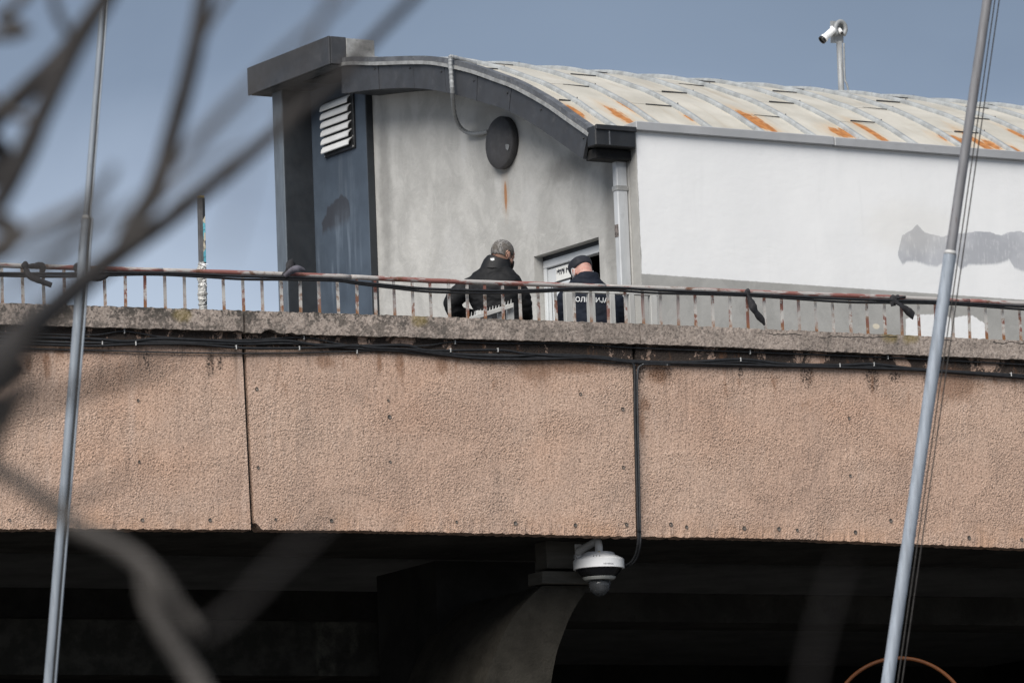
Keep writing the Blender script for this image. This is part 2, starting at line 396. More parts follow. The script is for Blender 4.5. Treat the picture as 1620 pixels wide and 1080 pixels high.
def make_long():
    mm, t, b = mat('white_paint_over_grey_plaster', .8, spec=.3)
    L = t.local((O.x, O.y, 0), PG); bb, a, z = t.sep(L)
    xy = t.comb(bb, z, 0); warp = t.noise(xy, 5, 5, .62); fine = t.noise(xy, 22, 4, .6); warp2 = t.noise(t.scale(xy, (1, 1.6, 1)), 7, 6, .66, .6)
    grey, n3 = plaster_nodes(t, t.comb(bb, a, z), (.375, .37, .35), .06)
    white = t.mix(t.mr(t.noise(t.scale(xy, (1, .5, 1)), 1.6, 5, .6), .35, .7), (.815, .82, .815), (.865, .868, .86))
    white = t.mix(t.mr(t.noise(t.scale(xy, (9, .8, 1)), 1.3, 4, .6), .56, .75, 0, .5), white, (.78, .785, .78))
    white = t.mix(t.mr(t.noise(xy, 13, 5, .7), .66, .76, 0, .5), white, (.62, .63, .63))
    b0, z0 = lpx(1018, 433); b1, z1 = lpx(1620, 474)
    sl = (z1 - z0) / (b1 - b0)
    line = t.math('SUBTRACT', z, t.math('ADD', z0 - sl * b0, t.math('MULTIPLY', bb, sl)))
    line = t.math('ADD', line, t.math('MULTIPLY', t.math('SUBTRACT', fine, .5), .012))
    paint = t.math('MULTIPLY', t.mr(line, -.006, .004), t.mr(t.math('ADD', bb, t.math('MULTIPLY', t.math('SUBTRACT', warp, .5), .03)), .008, .014))
    jw = t.noise(t.scale(xy, (26, 9, 1)), 1.0, 5, .68)
    patch = t.patch(bb, z, [lpx(u, v) for u, v in ((1432, 506), (1440, 500), (1455, 498), (1476, 497), (1497, 499), (1505, 503), (1515, 501), (1530, 499), (1539, 499), (1550, 507), (1560, 513))], [lpx(1432, 548), lpx(1560, 552)], jw, .05, .006)
    col = t.mix(t.mx([paint, patch]), grey, white)
    jit = t.math('ADD', t.math('MULTIPLY', t.noise(t.scale(xy, (34, 8, 1)), 1.0, 4, .65), .6), t.math('MULTIPLY', t.noise(xy, 11, 5, .65), .4))
    gmask = t.patch(bb, z, [lpx(u, v) for u, v in ((1420, 402), (1427, 373), (1443, 363), (1451, 355), (1463, 368), (1490, 375), (1510, 370), (1537, 368), (1545, 366), (1566, 367), (1584, 373), (1598, 367), (1614, 366), (1640, 372), (1690, 366))],
                    [lpx(u, v) for u, v in ((1420, 405), (1428, 418), (1437, 413), (1450, 414), (1470, 420), (1482, 421), (1500, 413), (1512, 415), (1520, 427), (1533, 418), (1545, 419), (1578, 417), (1597, 411), (1605, 424), (1625, 432), (1690, 425))], jit, .055, .006, .016)
    gcol = t.mix(t.mr(t.noise(xy, 3, 3), .4, .65), (.42, .43, .455), (.50, .51, .535))
    col = t.mix(t.math('MULTIPLY', gmask, t.mr(jit, .30, .50, .55, 1.0)), col, gcol)
    ghost = t.blob(xy, lpx(1440, 360), (.45, .2), warp, .4, .5)
    col = t.mix(t.math('MULTIPLY', ghost, .25), col, (.72, .69, .62))
    spot = t.blob(xy, lpx(1386, 516), (.035, .022), fine, .2, .2)
    col = t.mix(spot, col, (.66, .60, .48))
    tl = t.mr(z, lpx(1300, 222)[1] - .02, lpx(1300, 222)[1] + .25, 0, .25)
    t.put(b.inputs['Base Color'], col); bump(t, b, t.math('ADD', warp, t.math('MULTIPLY', fine, .5)), .2, .015)
    MATS['long'] = mm
make_long()
def make_tower():
    mm, t, b = mat('blue_grey_painted_panel', .55, spec=.35)
    L = t.local((O.x, O.y, 0), PG); bb, a, z = t.sep(L); xy = t.comb(a, z, 0)
    n1 = t.noise(t.scale(xy, (9, .8, 1)), 1.2, 5, .6); n2 = t.noise(xy, 2.2, 5, .6)
    col = t.mix(t.mr(n2, .35, .7), (.056, .073, .097), (.078, .102, .134))
    col = t.mix(t.mr(n1, .55, .75, 0, .4), col, (.14, .165, .195))
    warp = t.noise(xy, 8, 5, .65)
    G = lambda u, v: gpx(u, v, -.07)
    jt = t.noise(t.scale(xy, (22, 6, 1)), 1.0, 5, .7)
    pc = [t.patch(a, z, [G(u, v) for u, v in ((509, 352), (513, 345), (516, 340), (518, 328), (526, 322), (533, 314), (541, 308), (547, 310), (551, 316), (554, 330))],
                  [G(u, v) for u, v in ((509, 372), (514, 366), (520, 363), (528, 361), (535, 359), (541, 355), (546, 352), (550, 350), (554, 343))], jt, .11, .010, .045)]
    col = t.mix(t.math('MULTIPLY', t.mx(pc), .85), col, (.040, .042, .050))
    drip = t.math('MULTIPLY', t.blob(xy, gpx(540, 410, -.07), (.40, .35), warp, .4, .5), t.mr(n1, .48, .66))
    col = t.mix(t.math('MULTIPLY', drip, .5), col, (.17, .21, .26))
    t.put(b.inputs['Base Color'], col); bump(t, b, n1, .08, .01)
    MATS['tower'] = mm
make_tower()
def make_roof(rust_uv):
    mm, t, b = mat('weathered_galvanised_roof_sheet', .62, .0, .4)
    uv = t.uv()
    n1 = t.noise(t.scale(uv, (7, .9, 1)), 1.0, 5, .6, .4); n2 = t.noise(uv, 1.7, 5, .6); n3 = t.noise(t.scale(uv, (3, 1, 1)), 9, 5, .65)
    col = t.mix(t.mr(n2, .3, .7), (.40, .378, .325), (.52, .495, .435))
    col = t.mix(t.mr(n1, .5, .74, 0, .6), col, (.36, .31, .24))
    col = t.mix(t.mr(n3, .58, .74, 0, .35), col, (.32, .305, .275))
    warp = t.noise(t.scale(uv, (17, 2.4, 1)), 1.0, 6, .72)
    wfine = t.math('ADD', t.math('MULTIPLY', warp, .72), t.math('MULTIPLY', t.noise(t.scale(uv, (40, 7, 1)), 1.0, 4, .7), .28))
    bl = [t.blob(uv, c, (r_[0] * .9, r_[1]), wfine, 1.9, .12) for c, r_ in rust_uv]
    hl = [t.blob(uv, c, (r_[0] * 1.5, r_[1] * 1.7), warp, .9, .5) for c, r_ in rust_uv]
    col = t.mix(t.math('MULTIPLY', t.mx(hl), .45), col, (.50, .33, .17))
    rc = t.mix(t.mr(t.noise(uv, 18, 4, .6), .35, .65), (.30, .105, .018), (.46, .185, .045))
    col = t.mix(t.math('MULTIPLY', t.mx(bl), .95), col, rc)
    t.put(b.inputs['Base Color'], col); bump(t, b, t.math('ADD', n2, t.math('MULTIPLY', n3, .3)), .3, .02)
    MATS['roof'] = mm
def make_rail():
    mm, t, b = mat('peeling_red_and_white_paint', .6, spec=.4)
    L = t.local((P0.x, P0.y, 0), PH)
    n = t.noise(t.scale(L, (3.0, 14, 16)), 1.0, 6, .66); n2 = t.noise(L, 38, 4, .6); n4 = t.noise(t.scale(L, (.8, 6, 22)), 1.0, 3, .5)
    col = t.mix(t.mr(n, .46, .53), (.22, .088, .074), (.37, .352, .335))
    col = t.mix(t.mr(n4, .56, .64, 0, .8), col, (.24, .085, .072))
    col = t.mix(t.mr(t.noise(L, 5, 6, .7), .58, .66, 0, .9), col, (.12, .055, .028))
    col = t.mix(t.mr(n2, .6, .7, 0, .5), col, (.22, .15, .12))
    t.put(b.inputs['Base Color'], col); bump(t, b, t.math('ADD', n, n2), .4, .004)
    MATS['rail'] = mm
    mm, t, b = mat('chipped_white_baluster_paint', .6, spec=.4)
    L = t.pos()
    n = t.noise(t.scale(L, (9, 9, 7)), 1.0, 6, .7); big = t.noise(t.scale(L, (5, 5, 1.2)), 1.0, 3, .5)
    col = t.mix(t.mr(n, .50, .57), (.47, .455, .43), (.20, .085, .065))
    col = t.mix(t.mr(t.noise(L, 21, 5, .65), .52, .64, 0, .85), col, (.19, .10, .055))
    col = t.mix(t.mr(big, .52, .6, 0, .7), col, (.33, .315, .30))
    z = t.sep(L)[2]
    foot = t.math('MULTIPLY', t.mr(z, Z_CT + .09, Z_CT + .0, 0, 1), t.mr(n, .35, .55))
    col = t.mix(foot, col, (.22, .10, .04))
    t.put(b.inputs['Base Color'], col); bump(t, b, n, .4, .004)
    MATS['baluster'] = mm
make_rail()
simple('dark_metal', (.040, .042, .047), .55, .0, .18, 4, dirt=((.10, .10, .105), .35))
simple('black_metal', (.018, .019, .021), .5, 0, .25, 5, dirt=((.06, .06, .062), .35))
simple('fin_paint', (.105, .125, .148), .55, 0, .15, 5, dirt=((.06, .075, .09), .5), stretch=(3, 3, .7))
simple('dark_tone', (.020, .024, .029), .6, 0, .2, 4)  # very dark tone for soffits, panel sides and the door head
simple('seam_zinc', (.36, .375, .375), .55, .25, .2, 9, dirt=((.20, .20, .195), .7))
simple('lead_trim', (.11, .115, .125), .55, .2, .3, 8, dirt=((.28, .28, .27), .6))
simple('zinc_light', (.34, .34, .33), .5, .3, .25, 14, dirt=((.18, .18, .175), .7))
simple('flashing', (.40, .405, .41), .5, .15, .08, 5, dirt=((.30, .30, .30), .4), stretch=(.6, .6, 1))
simple('pipe_metal', (.50, .515, .525), .5, .1, .12, 4, dirt=((.36, .37, .38), .5), stretch=(2, 2, .6))
simple('sticker', (.14, .12, .11), .7, 0, .8, 45)
simple('slat_white', (.78, .78, .765), .5, 0, .05, 5)
simple('disc_paint', (.062, .060, .062), .7, 0, .12, 6, dirt=((.10, .098, .095), .5))
simple('conduit', (.27, .28, .285), .55, .1, .15, 20)
simple('door_white', (.62, .64, .65), .45, 0, .05, 4)
simple('door_glass', (.66, .685, .70), .25, 0, .06, 3)
simple('gasket', (.025, .026, .028), .7)
simple('paper', (.74, .74, .71), .9, 0, .05, 9)
simple('ink', (.04, .042, .05), .9)
simple('shade_black', (.012, .012, .012), .95)  # near-black holding the dark of gaps, the eave underside and the room
simple('soffit', (.050, .047, .041), .95, 0, .3, 2.5, spec=.15, dirt=((.025, .023, .02), .6), bumps=.5, bscale=30)  # shade under the deck is put into this dark base colour
def make_beam():
    mm, t, b = mat('damp_stained_beam', .95, spec=.1)
    L = t.local((P0.x, P0.y, 0), PH); s_, d_, z_ = t.sep(L); xy = t.comb(s_, z_, 0); wp = t.noise(t.scale(L, (9, 1, 3)), 1.0, 5, .7)
    bl = [t.blob(xy, ppx(u, v, -3.2), r, wp, .7, .3) for (u, v), r in (((515, 1030), (.09, .30)), ((560, 1010), (.04, .2)), ((530, 990), (.2, .05)))]
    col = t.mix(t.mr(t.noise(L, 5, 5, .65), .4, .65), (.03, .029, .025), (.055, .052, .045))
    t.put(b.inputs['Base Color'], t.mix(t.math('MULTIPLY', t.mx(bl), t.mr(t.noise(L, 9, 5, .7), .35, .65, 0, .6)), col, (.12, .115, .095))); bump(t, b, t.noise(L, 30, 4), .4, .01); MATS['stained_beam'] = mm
make_beam()
simple('pier', (.042, .038, .031), .95, 0, .25, 4, spec=.1, dirt=((.026, .023, .019), .7), bumps=.8, bscale=45)  # concrete colour lowered to stand in for the blocked light
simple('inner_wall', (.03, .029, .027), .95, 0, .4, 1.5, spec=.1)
simple('block', (.105, .098, .084), .9, 0, .15, 5, spec=.1, dirt=((.06, .055, .047), .5), stretch=(1, 1, 6))  # darkened in the colour too, for the shade below the deck
simple('deck', (.20, .195, .185), .9, 0, .2, 2, dirt=((.12, .115, .11), .5), bumps=.3)
simple('asphalt', (.05, .05, .05), .9, 0, .25, 1.2, dirt=((.075, .073, .07), .5), bumps=.4, bscale=60)
simple('cable', (.016, .0165, .018), .5, 0, .3, 30, spec=.4)
simple('cable_grey', (.030, .031, .033), .55, 0, .3, 30)
simple('clip', (.42, .42, .41), .5)
simple('cloth_black', (.016, .0155, .018), .85, 0, .3, 20)
simple('cloth_grey', (.10, .095, .115), .85, 0, .2, 20)
simple('post_white', (.50, .50, .48), .55, 0, .15, 6, dirt=((.27, .20, .14), .75))
simple('post_grey', (.40, .40, .385), .55, 0, .15, 5, dirt=((.27, .25, .22), .6), stretch=(2, 2, .5))
simple('plug_grey', (.10, .088, .078), .85, 0, .4, 40)
simple('post_dark', (.10, .098, .098), .6, 0, .3, 12, dirt=((.22, .21, .21), .5))
simple('yellow_cap', (.46, .34, .09), .6)
simple('tape', (.42, .42, .40), .35, 0, .5, 60, dirt=((.07, .07, .07), .8))
simple('cam_white', (.86, .86, .85), .4, 0, .03, 5)
simple('cam_grey', (.30, .31, .315), .5, .1, .15, 14, dirt=((.17, .16, .15), .5), stretch=(3, 3, .7))
simple('cam_ring', (.50, .50, .46), .4)
simple('cam_dark', (.012, .012, .014), .25, 0, .2, 10)
simple('logo_grey', (.24, .25, .27), .6)
simple('stain_yellow', (.70, .56, .28), .6)
simple('pole_paint', (.27, .305, .35), .5, 0, .2, 7, dirt=((.13, .135, .15), .85), stretch=(6, 6, .35))
simple('pole_upper', (.185, .185, .195), .55, 0, .16, 5, dirt=((.10, .062, .058), .9), stretch=(6, 6, .5))
simple('pole_alu', (.235, .265, .30), .5, .1, .16, 4, dirt=((.09, .10, .11), .85), stretch=(6, 6, .35))
simple('groove', (.012, .013, .014), .6)
simple('ring_white', (.45, .45, .44), .5)
simple('rope', (.035, .032, .03), .9, 0, .4, 60)
simple('bark', (.060, .053, .047), .9, 0, .45, 14, dirt=((.028, .024, .021), .7), bumps=.6, bscale=60)
simple('bark_pale', (.085, .077, .070), .9, 0, .4, 14, dirt=((.05, .045, .04), .7), bumps=.6, bscale=60)
simple('bark_dark', (.026, .023, .022), .9, 0, .3, 14, bumps=.6, bscale=60)
simple('orange', (.17, .055, .014), .6, 0, .1, 5)
simple('jacket_black', (.0085, .0088, .0098), .7, 0, .25, 5, spec=.22)
simple('collar_black', (.0115, .0118, .013), .6, 0, .25, 8, spec=.3)
simple('jacket_navy', (.0095, .0125, .021), .8, 0, .25, 6, spec=.2)
simple('cap_navy', (.0075, .009, .0145), .8, 0, .25, 10)
simple('trousers_dark', (.02, .021, .025), .85)
simple('shoe_black', (.012, .012, .012), .4)
simple('mask_black', (.012, .012, .013), .85)
simple('mask_white', (.72, .73, .74), .85)
simple('letter_white', (.62, .63, .63), .7)
def make_skin(name, c, red):
    mm, t, b = mat(name, .55, spec=.35)
    p = t.pos(); col = t.mix(t.mr(t.noise(p, 18, 4), .35, .68), c, red)
    t.put(b.inputs['Base Color'], col); b.inputs['Subsurface Weight'].default_value = .08
    b.inputs['Subsurface Radius'].default_value = (.01, .004, .002)
    bump(t, b, t.noise(p, 160, 3), .2, .002); MATS[name] = mm
make_skin('skin_tan', (.47, .295, .22), (.42, .22, .16)); make_skin('skin_pink', (.46, .285, .235), (.42, .20, .165))
def make_hair():
    mm, t, b = mat('short_grey_hair', .8, spec=.25)
    p = t.obj(); n = t.noise(t.scale(p, (1, 1, .35)), 95, 3, .6); n2 = t.noise(t.scale(p, (1, 1, .6)), 16, 3, .6)
    col = t.mix(t.mr(n, .35, .68), (.085, .080, .075), (.26, .25, .24))
    col = t.mix(t.mr(n2, .42, .62, 0, .7), col, (.075, .062, .050))
    t.put(b.inputs['Base Color'], col); bump(t, b, n, .9, .006); MATS['hair'] = mm
make_hair()
def make_post_stickers():
    mm, t, b = mat('faded_blue_and_black_stickers', .6, spec=.4)
    p = t.pos(); z = t.sep(p)[2]; v = t.voro(t.scale(p, (16, 16, 9)), 1.7, 'F1', 'Color'); x = t.sep(v)[0]
    col = t.ramp(x, [(0, (.02, .022, .025)), (.42, (.02, .024, .03)), (.46, (.10, .38, .47)), (.74, (.14, .47, .56)), (.78, (.55, .50, .38)), (1, (.03, .03, .035))])
    col.node.color_ramp.interpolation = 'CONSTANT'
    t.put(b.inputs['Base Color'], t.mix(t.mr(t.noise(p, 60, 4), .5, .7, 0, .6), col, (.03, .03, .03))); MATS['stickers'] = mm
make_post_stickers()
def make_dome():
    mm, t, b = mat('smoked_clear_dome', .08, 0, .5)
    t.put(b.inputs['Base Color'], t.mix(t.mr(t.noise(t.obj(), 12, 2), .4, .6), (.20, .21, .22), (.26, .27, .28)))
    b.inputs['Transmission Weight'].default_value = .75; b.inputs['IOR'].default_value = 1.3; MATS['dome'] = mm
make_dome()
M = MATS

# ------------------------------------------------------------------ ground
bm = bmesh.new()
bmesh.ops.create_grid(bm, x_segments=40, y_segments=40, size=900)
g = build('ground', bm, M['asphalt'], None, base=Vector((0, 0, 0))); tag(g, 'dark asphalt ground below the walkway', None, None, 'structure')
del g['label']

# ------------------------------------------------------------------ the elevated walkway
walk = thing('elevated_walkway', PW(0, -.2, 0), 'pink pebbled concrete walkway with a stained coping spanning the picture', 'walkway')
def rough_sheet(name, s_of, z_lo, z_hi, d_front, d_back, mt, ns, nz, jit, chips=()):
    """a slab with a slightly uneven face and ragged edges; s_of(side, tz) gives the end lines"""
    bm = bmesh.new(); F = []; Bk = []
    for i in range(ns + 1):
        ti = i / ns; col = []; colb = []
        for j in range(nz + 1):
            tj = j / nz
            s0, s1 = s_of(0, tj), s_of(1, tj); s = s0 + (s1 - s0) * ti
            zl, zh = z_lo(s), z_hi(s); z = zl + (zh - zl) * tj
            e = 1.0 if j in (0, nz) else .25
            nv = mnoise.noise(Vector((s * 23, z * 23, 3.1))) + .6 * mnoise.noise(Vector((s * 61, z * 61, 9.7)))
            z2 = z + nv * jit * e * (1 if j < nz or True else 0)
            dd = d_front - abs(mnoise.noise(Vector((s * 17, z * 17, 6.0)))) * jit * (1.5 if j in (0, nz) else .5)
            if j == 0:
                for cs, cw, ch in chips:
                    if abs(s - cs) < cw: z2 += ch * (1 - abs(s - cs) / cw)
            col.append(bm.verts.new(PW(s, dd, z2))); colb.append(bm.verts.new(PW(s, d_back, z2)))
        F.append(col); Bk.append(colb)
    for i in range(ns):
        for j in range(nz):
            bm.faces.new((F[i][j], F[i + 1][j], F[i + 1][j + 1], F[i][j + 1])); bm.faces.new((Bk[i][j], Bk[i][j + 1], Bk[i + 1][j + 1], Bk[i + 1][j]))
        bm.faces.new((F[i][0], Bk[i][0], Bk[i + 1][0], F[i + 1][0])); bm.faces.new((F[i][nz], F[i + 1][nz], Bk[i + 1][nz], Bk[i][nz]))
    for j in range(nz):
        bm.faces.new((F[0][j], F[0][j + 1], Bk[0][j + 1], Bk[0][j])); bm.faces.new((F[ns][j], Bk[ns][j], Bk[ns][j + 1], F[ns][j + 1]))
    return build(name, bm, mt, walk)
def interp(pts):
    def f(s):
        if s <= pts[0][0]: return pts[0][1]
        for (a, za), (b_, zb) in zip(pts, pts[1:]):
            if s <= b_: return za + (zb - za) * (s - a) / (b_ - a)
        return pts[-1][1]
    return f
PBOT = interp([ppx(u, v) for u, v in ((-40, 836), (200, 836.3), (398, 837), (600, 839), (1000, 848), (1240, 851.3), (1620, 867), (1700, 870))])
CTOP = interp([ppx(u, v, .06) for u, v in ((-40, 477.5), (384, 491), (390, 491), (680, 500.5), (1040, 513), (1320, 525), (1620, 538.6), (1700, 542))])
CBOT = interp([ppx(u, v, .06) for u, v in ((-40, 512), (384, 523.5), (388, 526), (680, 534), (1040, 544.5), (1620, 568.5), (1700, 572))])
sj = lambda u, v, d=0: ppx(u, v, d)[0]
S_L, S_R = -13.0, 13.0
panel_ends = [(S_L, S_L), (sj(-330, 840), sj(-330, 520)), (sj(400.5, 835), sj(385, 520)), (sj(1009, 845), sj(1003, 545)), (sj(1780, 850), sj(1780, 560)), (S_R, S_R)]
panels = []
for k_ in range(5):
    (b0, t0), (b1, t1) = panel_ends[k_], panel_ends[k_ + 1]
    gap = .018 if k_ == 1 else .015
    f = lambda side, tz, b0=b0, t0=t0, b1=b1, t1=t1: (b0 + (t0 - b0) * tz + gap) if side == 0 else (b1 + (t1 - b1) * tz - gap)
    inview = k_ in (1, 2, 3)
    chips = [(sj(404, 835), .055, .05)] if k_ == 2 else []
    pnl = rough_sheet('fascia_panel', f, PBOT, lambda s: CBOT(s) + .05, 0.0, -.16, M['fascia'], 230 if inview else 30, 14 if inview else 3, .009, chips)
    panels.append(pnl)
for p_, lb in zip(panels[1:4], ('left fascia panel beside the open joint', 'middle fascia panel between the joint and the hanging cable', 'right fascia panel beyond the hanging cable')): p_['label'] = lb
cop_ends = [S_L, sj(-420, 480, .06), sj(386.5, 500, .06), sj(1012.5, 520, .06), sj(1800, 540, .06), S_R]
for k_ in range(5):
    s0, s1 = cop_ends[k_], cop_ends[k_ + 1]; gp = .009 if k_ in (1, 2) else .003
    e0 = .009 if k_ == 2 else .003; e1 = .009 if k_ == 1 else .003
    f = lambda side, tz, s0=s0, s1=s1, e0=e0, e1=e1: s0 + e0 if side == 0 else s1 - e1
    inview = k_ in (1, 2, 3)
    chips = [(sj(428, 530, .06), .075, .035), (sj(460, 530, .06), .05, .012)] if k_ == 2 else []
    rough_sheet('coping_stone', f, CBOT, CTOP, .06, -.24, M['coping'], 240 if inview else 24, 5, .007, chips)
for p_, (u_, v_) in ((panels[2], (393.5, 680)), (panels[3], (1006, 700))):      # black strips added inside the open joints to keep the gaps dark
    sA, zA = ppx(385 if p_ is panels[2] else 1003, 520 if p_ is panels[2] else 545); sB, zB = ppx(400.5 if p_ is panels[2] else 1009, 832 if p_ is panels[2] else 845)
    bm = bmesh.new(); add_hex(bm, [PW(sB - .022, -.09, zB), PW(sB + .022, -.09, zB), PW(sB + .022, -.05, zB), PW(sB - .022, -.05, zB), PW(sA - .022, -.09, zA), PW(sA + .022, -.09, zA), PW(sA + .022, -.05, zA), PW(sA - .022, -.05, zA)])
    build('joint_dark_strip', bm, M['shade_black'], walk)
# plugs and holes in the pebbled face, joined per panel (a few pixels each)
plugs = {1: [(15, 822), (225, 822), (332, 822), (218, 633), (220, 730)], 2: [(436, 821), (524, 823), (722, 825), (815, 827), (910, 830), (991, 829), (616, 659), (617, 730), (406, 615), (408, 739), (985, 647), (986, 739), (614, 633), (432, 534), (918, 623)],
         3: [(1086, 833), (1177, 835), (1261, 838), (1353, 841), (1446, 845), (1533, 850), (1616, 853), (1343, 661), (1345, 752), (1061, 829), (1232, 836), (1409, 823), (1609, 556)]}
for k_, lst in plugs.items():
    for q, (u, v) in enumerate(lst):
        bm = bmesh.new(); s, z = ppx(u, v); r_ = random.uniform(.011, .018)
        add_lathe(bm, [(r_ * .9, -.006), (r_ * random.uniform(.85, 1.1), .004), (r_ * .6, .001), (r_ * .2, -.002)], PW(s, .001, z), NP, 9)
        build('anchor_plug', bm, M['plug_grey'], panels[k_])
# deck, soffit, beams, added walls that keep light out of the space below
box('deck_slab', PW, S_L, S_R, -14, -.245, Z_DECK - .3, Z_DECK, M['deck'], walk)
box('blackout_backing', PW, S_L, S_R, -.23, -.165, Z_PB + .06, Z_CT - .1, M['shade_black'], walk, 0)  # black backing added to stop light leaking through the panel joints
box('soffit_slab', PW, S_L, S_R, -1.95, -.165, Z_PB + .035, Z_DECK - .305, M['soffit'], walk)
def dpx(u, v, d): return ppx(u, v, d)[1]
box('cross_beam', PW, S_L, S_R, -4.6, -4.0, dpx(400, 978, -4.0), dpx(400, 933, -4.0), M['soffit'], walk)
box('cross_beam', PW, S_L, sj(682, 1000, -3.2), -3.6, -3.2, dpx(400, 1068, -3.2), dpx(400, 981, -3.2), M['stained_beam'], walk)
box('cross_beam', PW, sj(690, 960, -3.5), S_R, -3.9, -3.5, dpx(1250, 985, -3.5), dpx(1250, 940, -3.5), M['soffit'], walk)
box('blackout_back', PW, S_L, S_R, -14.3, -14.0, 0, Z_DECK - .01, M['inner_wall'], walk)
for s_ in (S_L, S_R - .4): box('blackout_end', PW, s_, s_ + .4, -13.95, -.25, 0, Z_DECK - .31, M['inner_wall'], walk)
# the arched pier under the domed camera
D_P = -.62
outer = [ppx(u, v, D_P) for u, v in ((858, 926), (838, 945), (812, 975), (793, 1010), (778, 1046), (765, 1085), (755, 1140))]
inner = [ppx(u, v, D_P) for u, v in ((934, 926), (916, 950), (902, 975), (890, 1005), (880, 1035), (871, 1085), (866, 1140))]
def smooth2(pts, sub=5): return [(p.x, p.y) for p in catmull([Vector((a, b_, 0)) for a, b_ in pts], sub)]
outer, inner = smooth2(outer), smooth2(inner)
zt = Z_PB + .03
top = [(outer[0][0] + .002, zt)]
bm = bmesh.new()
T = [PW(s, D_P, z) for s, z in outer + [(outer[-1][0] - .03, .0)]]; Bq = [PW(s, D_P, z) for s, z in inner + [(inner[-1][0], .0)]]
add_strip(bm, T, Bq, NP * -1.5)
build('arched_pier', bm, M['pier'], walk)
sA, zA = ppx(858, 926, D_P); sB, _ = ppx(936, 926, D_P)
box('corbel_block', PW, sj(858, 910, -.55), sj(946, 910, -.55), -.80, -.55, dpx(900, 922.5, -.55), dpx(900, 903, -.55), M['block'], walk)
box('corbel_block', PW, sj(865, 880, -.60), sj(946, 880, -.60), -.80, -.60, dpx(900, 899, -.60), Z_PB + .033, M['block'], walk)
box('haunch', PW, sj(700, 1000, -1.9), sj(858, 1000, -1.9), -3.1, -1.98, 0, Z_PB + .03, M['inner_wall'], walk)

# ------------------------------------------------------------------ rooftop building
bld = thing('rooftop_building', BW(2, 2, Z_DECK), 'grey plastered rooftop building with a curved rusty sheet roof', 'building')
ZF = Z_DECK + .004
BF = -.38                                    # plane of the curved fascia
A_T0, A_T1 = gpx(582, 300, -.07)[0], gpx(435, 300, -.36)[0]     # tower's right and left ends
ctrl = [(549, 93), (595.6, 92.7), (649, 91), (691, 92.2), (744, 103.5), (789, 119), (820, 131), (867, 157), (900, 180), (936, 205)]
ARC = [Vector((g_[0], g_[1], 0)) for g_ in (gpx(u, v, BF) for u, v in ctrl)][::-1]   # from the eave up
# carry the curve on over the tower to the far side
a_l, z_l = ARC[-1].x, ARC[-1].y
ARC += [Vector((a_l + (A_T1 - a_l) * .5, z_l + .05, 0)), Vector((A_T1 - .05, z_l + .07, 0))]
print('ARC0', ARC[0], 'AT', A_T0, A_T1, 'al', a_l)
ARCS = catmull(ARC, 5)
ARCL = [0.0]
for p, q in zip(ARCS, ARCS[1:]): ARCL.append(ARCL[-1] + (q - p).length)
LTOT = ARCL[-1]
def arc_at(l):
    l = max(0, min(l, LTOT - 1e-6))
    for i in range(len(ARCL) - 1):
        if l <= ARCL[i + 1]:
            t = (l - ARCL[i]) / (ARCL[i + 1] - ARCL[i]); p = ARCS[i].lerp(ARCS[i + 1], t); tg = (ARCS[i + 1] - ARCS[i]).normalized()
            return p, Vector((-tg.y, tg.x, 0)) * (-1 if -tg.y > 0 and False else 1)
def roof_pt(b, l, off=0.0):
    p, n = arc_at(l)
    if n.y < 0: n = -n
    return BW(p.x + n.x * off, b, p.y + n.y * off)
B_END = 8.2
# gable wall up to the roof
gtop = [(p.x, p.y - .07) for p in ARCS if .12 < p.x < A_T1]
door_a0, door_zt = gpx(947, 373); door_a1 = gpx(844.5, 408)[0]
door_zt = (gpx(947, 373)[1] + gpx(844, 408)[1]) / 2
def gable_poly(a_lo, a_hi, zlo, bm):
    prof = [(a_lo, None)] + [q for q in gtop if a_lo < q[0] < a_hi] + [(a_hi, None)]
    f = interp(sorted(gtop)); prof = [(a, f(a)) for a, _ in prof]
    add_strip(bm, [BW(a, 0, z) for a, z in prof], [BW(a, 0, zlo) for a, z in prof], BX * .20)
A_W0 = .115
bm = bmesh.new(); gable_poly(A_W0, door_a0, ZF, bm); gable_poly(door_a0, door_a1, door_zt, bm); gable_poly(door_a1, A_T1 - .06, ZF, bm)
bmesh.ops.remove_doubles(bm, verts=bm.verts[:], dist=.0005)
gw = build('gable_wall', bm, M['gable'], bld)
# long wall slab with its cap flashing
ztw = lpx(1300, 224, 0)[1]
bm = bmesh.new(); add_hex(bm, hexa(BW, 0, .105, 0, B_END, ZF, ztw), .003); build('long_wall', bm, M['long'], bld)
zf1 = lpx(1300, 214.5, -.04)[1]; zf0 = lpx(1300, 228.5, -.04)[1]
bsp = [-.012, lpx(1320, 225, -.04)[0], 3.9, B_END]
for q in range(3):
    box('wall_flashing', BW, -.045, .15, bsp[q] + (.003 if q else 0), bsp[q + 1] - .003, zf0 - (.004 if q % 2 else 0), zf1 - (.004 if q % 2 else 0), M['flashing'], bld, .006)
box('far_wall', BW, A_T1 - .26, A_T1 - .07, .302, B_END - .21, ZF, z_l - .12, M['gable'], bld)
box('rear_wall', BW, .2, A_T1 - .06, B_END - .2, B_END, ZF, ARCS[0].y + .2, M['gable'], bld)
